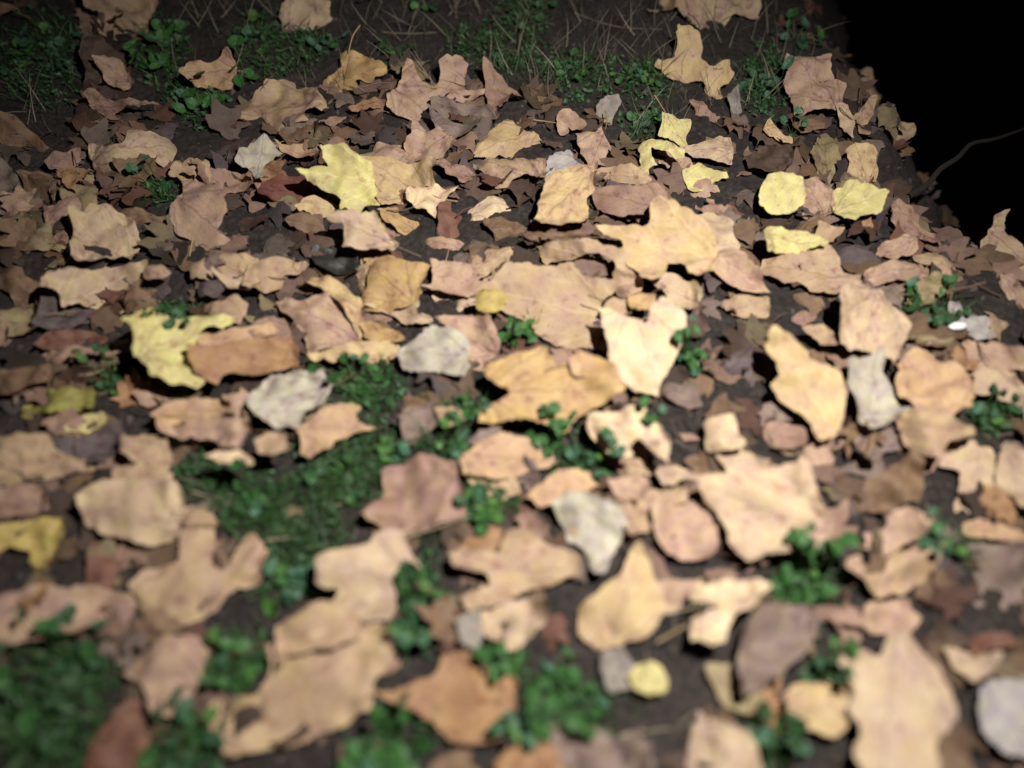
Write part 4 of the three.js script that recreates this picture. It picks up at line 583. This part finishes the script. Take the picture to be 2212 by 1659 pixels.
// ---------------------------------------------------------------- green growth
const greenSkin = dataTexture(128, 128, (i, j) => { const u = i / 128, v = j / 128, k = 0.86 + 0.16 * fbm(u * 6, v * 6), a = Math.atan2(v - 0.08, u - 0.5), ve = Math.abs(Math.sin(a * 4.5)) < 0.09 ? 0.12 : 0; return [k + ve * 0.6, k + ve, k + ve * 0.6]; }, true);
const greens = [[0.032, 0.125, 0.02], [0.042, 0.145, 0.028], [0.033, 0.11, 0.045], [0.085, 0.21, 0.04], [0.024, 0.082, 0.02], [0.055, 0.15, 0.08]].map(([r, g, b]) => { const m = new THREE.MeshStandardMaterial({ map: greenSkin, roughness: 0.62, side: THREE.DoubleSide }); m.color.setRGB(r, g, b); return m; });
const greenStem = new THREE.MeshStandardMaterial({ color: new THREE.Color().setRGB(0.07, 0.12, 0.04), roughness: 0.6 });
function herbLeaf(kind) { // a scalloped round leaf (0) or a pointed oval one (1), 1 m across, base at the origin, growing along +y
  const pts = [], n = 36;
  for (let i = 0; i < n; i++) { const a = i / n * Math.PI * 2 - Math.PI / 2; let r = kind ? 0.5 : 0.5 * (1 + 0.07 * Math.abs(Math.sin(a * 5.5))) * (1 - 0.45 * Math.exp(-(((a + Math.PI / 2 + Math.PI) % (2 * Math.PI) - Math.PI) ** 2) * 6)); pts.push([Math.cos(a) * r * (kind ? 0.62 * (1 - 0.3 * Math.sin(a)) : 1), Math.sin(a) * r * (kind ? 1.05 : 0.92) + 0.42]); }
  const rings = 4, pos = [0, 0.42, 0], uv = [0.5, 0.5], index = [];
  for (let k = 1; k <= rings; k++) for (let i = 0; i < n; i++) { const x = pts[i][0] * k / rings, y = 0.42 + (pts[i][1] - 0.42) * k / rings, r = Math.hypot(x, y - 0.42), a = Math.atan2(y - 0.05, x); pos.push(x, y, 0.35 * r * r - 0.16 * Math.exp(-((x / 0.09) ** 2)) * 0.5 + 0.03 * r * Math.cos(a * 9) + 0.03 * noise2(x * 3 + kind * 9, y * 3)); uv.push(x + 0.5, y); }
  for (let i = 0; i < n; i++) { index.push(0, 1 + i, 1 + (i + 1) % n); for (let k = 1; k < rings; k++) { const a = 1 + (k - 1) * n + i, b = 1 + (k - 1) * n + (i + 1) % n; index.push(a, a + n, b, b, a + n, b + n); } }
  const g = new THREE.BufferGeometry(); g.setAttribute('position', new THREE.Float32BufferAttribute(pos, 3)); g.setAttribute('uv', new THREE.Float32BufferAttribute(uv, 2)); g.setIndex(index); g.computeVertexNormals(); return g;
}
const herbShapes = [herbLeaf(0), herbLeaf(1)];
function herb(name, label, category, px, py, radius, count, size, tone, kind) {
  count = Math.round(count * 1.4); size *= py < 300 ? 1.0 : 0.75;
  const foot = surfacePoint(px, py, topAt), t = thing(name, label, category, 'green plants among the leaves'); foot.y = ground(foot.x, foot.z); t.position.copy(foot);
  const reach = radius / 2212 * 2 * HALF * 4 / 3 * foot.distanceTo(camera.position);
  for (let i = 0; i < count; i++) {
    const a = i * 2.4 + rnd(), d = reach * Math.sqrt((i + 0.6) / count) * between(0.75, 1.1), x = Math.cos(a) * d, z = Math.sin(a) * d * 0.9, s = size * between(0.65, 1.25);
    const base = topAt(foot.x + x, foot.z + z) - foot.y, y = base + between(0.006, 0.026);
    const m = part('leaf', herbShapes[rnd() < 0.6 ? kind : 1 - kind], greens[rnd() < 0.6 ? tone : Math.floor(rnd() * greens.length)], t);
    m.position.set(x, y, z); m.scale.setScalar(s);
    m.quaternion.setFromRotationMatrix(frameFor(new THREE.Vector3(between(-0.9, 0.9), 1, between(-0.6, 0.9)), rnd() * 6.28));
    part('stem', tube([new THREE.Vector3(x * 0.25, 0, z * 0.25), new THREE.Vector3(x * 0.7, y * 0.75, z * 0.7), new THREE.Vector3(x, y, z)], 0.0011, 0.0007, 4), greenStem, t);
  }
  return t;
}
const HERBS = [ // label, x, y, radius, leaves, size, tone, kind
  ['dark green leaves in the top left corner', 100, 120, 90, 16, 0.028, 2, 0], ['bright green leaves right of the tan leaf at the top left', 365, 90, 42, 10, 0.04, 0, 1], ['bright green leaves above the dark hollow, upper left', 330, 150, 40, 8, 0.034, 0, 0], ['bright green leaf tuft below the others, upper left', 428, 230, 38, 7, 0.04, 1, 1],
  ['green leaves right of the orange-tan olive-cornered leaf', 535, 170, 28, 5, 0.036, 1, 0], ['blue-green sprig left of the rounded pale leaf at the top', 560, 80, 60, 12, 0.024, 2, 0], ['blue-green sprig below the rounded pale leaf at the top', 690, 97, 55, 10, 0.022, 5, 0], ['small dark green tuft at the top, left of centre', 910, 15, 40, 7, 0.022, 2, 0],
  ['olive green tuft at the top edge, centre', 1125, 35, 65, 14, 0.02, 4, 1], ['green tuft at the soil edge right of the golden stalked leaf', 860, 120, 42, 9, 0.02, 4, 1], ['bright green sprig in the bare soil, top centre', 1235, 160, 48, 12, 0.022, 0, 0], ['green sprig right of the bright one in the bare soil', 1370, 170, 50, 12, 0.021, 1, 0],
  ['dark green tuft left of the upright lemon leaf', 1400, 265, 42, 9, 0.022, 2, 0], ['blue-green leaves left of the square pinkish leaf', 1640, 190, 46, 10, 0.03, 5, 0], ['dark green sprig at the rim of the ditch, top right', 1720, 85, 50, 10, 0.026, 2, 0], ['small pale green tuft under the square pinkish leaf', 1722, 262, 24, 5, 0.02, 5, 0],
  ['bright green patch in the very centre, below the big veined leaf', 1125, 712, 40, 11, 0.026, 0, 0], ['bright green tuft right of the foot of the heart-shaped leaf', 1482, 778, 42, 14, 0.024, 1, 0], ['dark green patch below the pale greenish grey leaf', 770, 840, 75, 18, 0.028, 0, 0], ['green leaves below the pale pink leaf left of the golden maple leaf', 1010, 895, 55, 11, 0.022, 0, 0],
  ['bright green leaf pair on the green strip, left of centre', 838, 985, 24, 4, 0.034, 3, 1], ['green leaves right of the mauve-brown scrap', 985, 955, 46, 10, 0.024, 0, 0], ['green leaves above the orange-pink leaf, below the centre', 1200, 930, 50, 11, 0.027, 0, 0], ['green leaves left of the small tan leaf under the cream one', 1290, 1005, 50, 10, 0.03, 2, 0],
  ['bright green leaves below the small tan leaf, lower centre left', 1045, 1100, 50, 10, 0.036, 3, 0], ['bright green sprig in the green strip right of the cream-tan leaf', 555, 1080, 48, 11, 0.03, 1, 0], ['dark green growth in the middle of the green strip', 730, 1060, 75, 16, 0.024, 4, 0], ['green leaves in the strip left of the lower cream-tan leaf', 625, 1270, 52, 10, 0.036, 5, 0],
  ['dark green column between the cream-tan leaves, lower left of centre', 895, 1270, 42, 13, 0.03, 0, 0], ['green leaves under the dark column, lower left of centre', 890, 1390, 36, 9, 0.03, 2, 0], ['green sprig left of the large tan leaf at the bottom', 520, 1440, 60, 14, 0.032, 1, 0], ['dark green growth at the lower left edge', 150, 1430, 110, 20, 0.036, 4, 0],
  ['dark green growth in the bottom left corner', 70, 1590, 110, 18, 0.04, 4, 0], ['green growth at the bottom left of the large tan leaf', 420, 1610, 85, 16, 0.036, 2, 0], ['bright green growth at the bottom, left of centre', 840, 1610, 80, 18, 0.036, 0, 0], ['bright green spray at the bottom, right of the orange-brown leaf', 1215, 1515, 90, 22, 0.034, 0, 1], ['blue-green leaves at the left end of the bottom bright spray', 1130, 1580, 40, 8, 0.034, 5, 0],
  ['dark green clump below the big pale square leaf', 1725, 1250, 66, 20, 0.034, 0, 0], ['dark green patch right of the folded pinkish cream leaf', 2005, 670, 66, 16, 0.03, 4, 0], ['small dark green clump near the right edge', 2130, 900, 40, 10, 0.03, 4, 0], ['small green tuft right of the cup-shaped leaf, lower right', 2020, 1170, 46, 9, 0.028, 2, 0],
  ['dark green growth left of the big pale maple leaf', 1775, 1440, 36, 8, 0.032, 4, 0], ['dark green growth at the bottom between two pale leaves', 1665, 1600, 50, 10, 0.036, 4, 0], ['green leaf beside the cream leaf below the heart', 1410, 900, 26, 5, 0.024, 1, 0], ['dark green tuft above the left yellow maple leaf', 370, 680, 40, 8, 0.026, 4, 0], ['green sprig left of the foot of the left yellow maple leaf', 245, 820, 40, 7, 0.028, 4, 1], ['small green tuft above the brown leaf at the left', 345, 412, 36, 7, 0.026, 2, 0],
  ['green leaves above the broad orange-brown leaf', 1085, 1450, 40, 8, 0.028, 1, 0],
];
for (const [label, ...a] of HERBS) herb('ground_ivy', label, 'plant', ...a);

// short grass and moss in the green patches, dry grass on the bare soil: nobody could count it
function bladeGeometry(w, bow) { const pos = [], index = [], uv = [], n = 5; for (let i = 0; i <= n; i++) { const t = i / n, x = w * (1 - t * t * 0.95); pos.push(-x, t * (1 - 0.25 * bow * t), bow * t * t, x, t * (1 - 0.25 * bow * t), bow * t * t); uv.push(0, t, 1, t); if (i < n) { const a = i * 2; index.push(a, a + 1, a + 2, a + 1, a + 3, a + 2); } } const g = new THREE.BufferGeometry(); g.setAttribute('position', new THREE.Float32BufferAttribute(pos, 3)); g.setAttribute('uv', new THREE.Float32BufferAttribute(uv, 2)); g.setIndex(index); g.computeVertexNormals(); return g; }
function scatter(name, label, category, geometry, material, count, where, place) {
  const m = new THREE.InstancedMesh(geometry, material, count), o = new THREE.Object3D(), c = new THREE.Color(); let k = 0, tries = 0;
  while (k < count && tries++ < count * 60) { const x = between(-1.8, 1.8), z = between(-2.6, 0.15), y = ground(x, z), v = seenAt(onPicture.clone().set(x, y, z)); if (!where(x, z, v[0], v[1])) continue; place(o, c, x, y, z); o.updateMatrix(); m.setMatrixAt(k, o.matrix); m.setColorAt(k, c); k++; }
  m.count = k; m.name = name; m.castShadow = m.receiveShadow = true; m.userData = { kind: 'stuff', label, category }; scene.add(m);
}
const twoSided = (r) => new THREE.MeshStandardMaterial({ roughness: r, side: THREE.DoubleSide });
scatter('short_grass', 'short green grass and moss in the gaps between leaves', 'grass', bladeGeometry(0.05, 0.6), twoSided(0.6), 10000, (x, z, a, b) => openness(a, b, 'g') > 0.1 + rnd() * 0.6 && (b > 300 || rnd() < 0.22) && topAt(x, z) - ground(x, z) < 0.03, (o, c, x, y, z) => { const s = between(0.014, 0.055); o.position.set(x, y - 0.002, z); o.rotation.set(between(-1.1, 1.1), rnd() * 6.28, between(-1.1, 1.1)); o.scale.set(s * between(0.4, 0.8), s, s); const t = between(0.35, 1); c.setRGB(0.042 * t, 0.115 * t, 0.024 * t); });
scatter('moss_leaves', 'tiny green leaflets carpeting the gaps between leaves', 'ground cover', herbShapes[1], twoSided(0.55), 5200, (x, z, a, b) => openness(a, b, 'g') > 0.15 + rnd() * 0.5, (o, c, x, y, z) => { const s = between(0.005, 0.016); o.position.set(x, y + between(0, 0.012), z); o.rotation.set(-1.57 + between(-0.8, 0.8), between(-0.8, 0.8), rnd() * 6.28); o.scale.setScalar(s); const t = between(0.5, 1.15); c.setRGB(0.035 * t, 0.1 * t, 0.033 * t); });
scatter('dry_grass', 'thin dry grass stems over the bare soil', 'dry grass', bladeGeometry(0.012, 0.35), twoSided(0.7), 1500, (x, z, a, b) => openness(a, b, 's') > 0.05 + rnd() * 0.5 || (b < 230 && a > 380 && a < 1750 && rnd() < 0.5), (o, c, x, y, z) => { const s = between(0.03, 0.13); o.position.set(x, y - 0.002, z); o.rotation.set(between(-1.2, 0.9), rnd() * 6.28, between(-0.9, 0.9)); o.scale.set(s * 0.9, s, s); const t = between(0.3, 1); c.setRGB(0.27 * t, 0.22 * t, 0.16 * t); });

// single straws and twigs that can be picked out
const strawMaterial = new THREE.MeshStandardMaterial({ color: new THREE.Color().setRGB(0.5, 0.44, 0.28), roughness: 0.5 }), twigMaterial = new THREE.MeshStandardMaterial({ color: new THREE.Color().setRGB(0.16, 0.12, 0.09), roughness: 0.8 });
function straw(name, label, category, material, r, line) {
  const pts = []; for (let i = 0; i < line.length; i += 2) { const p = surfacePoint(line[i], line[i + 1], topAt); p.y = topAt(p.x, p.z) + r * 1.2; pts.push(p); }
  const t = thing(name, label, category, 'straws and twigs on the ground'), foot = pts[0].clone(); t.position.copy(foot); part('shaft', tube(pts.map((p) => p.sub(foot)), r, r * 0.6), material, t);
}
straw('dry_straw', 'long pale straw lying below the rosy brown leaf', 'straw', strawMaterial, 0.0011, [866, 1164, 940, 1142, 1018, 1124]);
straw('dry_straw', 'pale straw left of the pointed cream leaf', 'straw', strawMaterial, 0.0011, [1438, 1326, 1500, 1314, 1560, 1302]);
straw('dry_straw', 'short pale straw in the green strip at left', 'straw', strawMaterial, 0.0009, [578, 1148, 610, 1143, 642, 1136]);
straw('dry_straw', 'short pale straw lower in the green strip', 'straw', strawMaterial, 0.0009, [580, 1174, 640, 1160]);
straw('dry_straw', 'pale straw left of the foot of the left yellow maple leaf', 'straw', strawMaterial, 0.001, [172, 814, 200, 808, 232, 800]);
straw('dry_straw', 'thin pale straw on the soil near the bottom centre', 'straw', strawMaterial, 0.0009, [1340, 1590, 1450, 1572]);
straw('dry_straw', 'pale straw beside the broad cream-tan leaf at left', 'straw', strawMaterial, 0.0009, [430, 1081, 470, 1075, 512, 1067]);
straw('twig', 'thin dark twig crossing the soil at the top centre', 'twig', twigMaterial, 0.002, [940, 30, 1010, 90, 1075, 150]);
straw('twig', 'thin dark twig right of the top centre', 'twig', twigMaterial, 0.0018, [1240, 30, 1330, 60, 1430, 66]);
straw('twig', 'dark twig below the upright two-lobed leaf', 'twig', twigMaterial, 0.0022, [825, 73, 890, 76, 945, 74]);

const barkMaterial = new THREE.MeshStandardMaterial({ color: new THREE.Color().setRGB(0.024, 0.015, 0.01), roughness: 1, bumpMap: soilBump, bumpScale: 0.003 });
{ // a dead branch leaning out from the rim over the ditch
  const t = thing('dead_branch', 'dim brown dead branch leaning out over the dark ditch at the right', 'branch'), foot = surfacePoint(1962, 425, topAt), far = foot.distanceTo(camera.position);
  const pts = [[1962, 425, 0], [2004, 398, 0.05], [2030, 366, 0.09], [2070, 340, 0.14], [2096, 312, 0.18], [2150, 300, 0.24], [2240, 268, 0.34]].map(([x, y, m]) => camera.position.clone().addScaledVector(rayAt(x, y), far + m).sub(foot)); t.position.copy(foot);
  part('limb', tube(pts, 0.0075, 0.003, 7), barkMaterial, t);
}
// the white pebble
{
  const t = thing('pebble', 'small glossy white pebble on the green patch at right', 'pebble'), p = surfacePoint(2064, 710, topAt), g = new THREE.IcosahedronGeometry(1, 4), q = g.attributes.position, v = new THREE.Vector3();
  for (let i = 0; i < q.count; i++) { v.fromBufferAttribute(q, i); v.multiplyScalar(1 + 0.14 * noise3(v.x, v.y, v.z)); q.setXYZ(i, v.x * 0.017, v.y * 0.007, v.z * 0.009); }
  const s = mergeVertices(g.deleteAttribute('normal').deleteAttribute('uv')); s.computeVertexNormals(); p.y = topAt(p.x, p.z) + 0.004; t.position.copy(p); t.rotation.y = 0.15;
  part('stone', s, new THREE.MeshStandardMaterial({ color: new THREE.Color().setRGB(0.78, 0.78, 0.8), roughness: 0.35 }), t);
}
// the torch that lights the place, held beside the lens
{
  const t = thing('hand_torch', 'small black hand torch held beside the lens, lighting the leaves', 'torch'), dark = new THREE.MeshStandardMaterial({ color: new THREE.Color().setRGB(0.02, 0.02, 0.02), roughness: 0.45 });
  const aim = torch.target.position.clone().sub(TORCH).normalize(); t.position.copy(TORCH).addScaledVector(aim, -0.02); t.quaternion.setFromUnitVectors(new THREE.Vector3(0, 1, 0), aim);
  part('body', new THREE.LatheGeometry([[0, -0.11], [0.012, -0.11], [0.013, -0.105], [0.013, -0.03], [0.017, -0.012], [0.018, 0.004], [0.0165, 0.006], [0.0155, -0.002], [0, -0.004]].map(([x, y]) => new THREE.Vector2(x, y)), 32), dark, t);
  const lens = part('lens', new THREE.CylinderGeometry(0.0145, 0.0145, 0.0015, 28), new THREE.MeshStandardMaterial({ color: 0xffffff, emissive: new THREE.Color(1, 0.945, 0.86), emissiveIntensity: 3, roughness: 0.3 }), t); lens.position.y = 0.0005;
}
renderer.render(scene, camera);
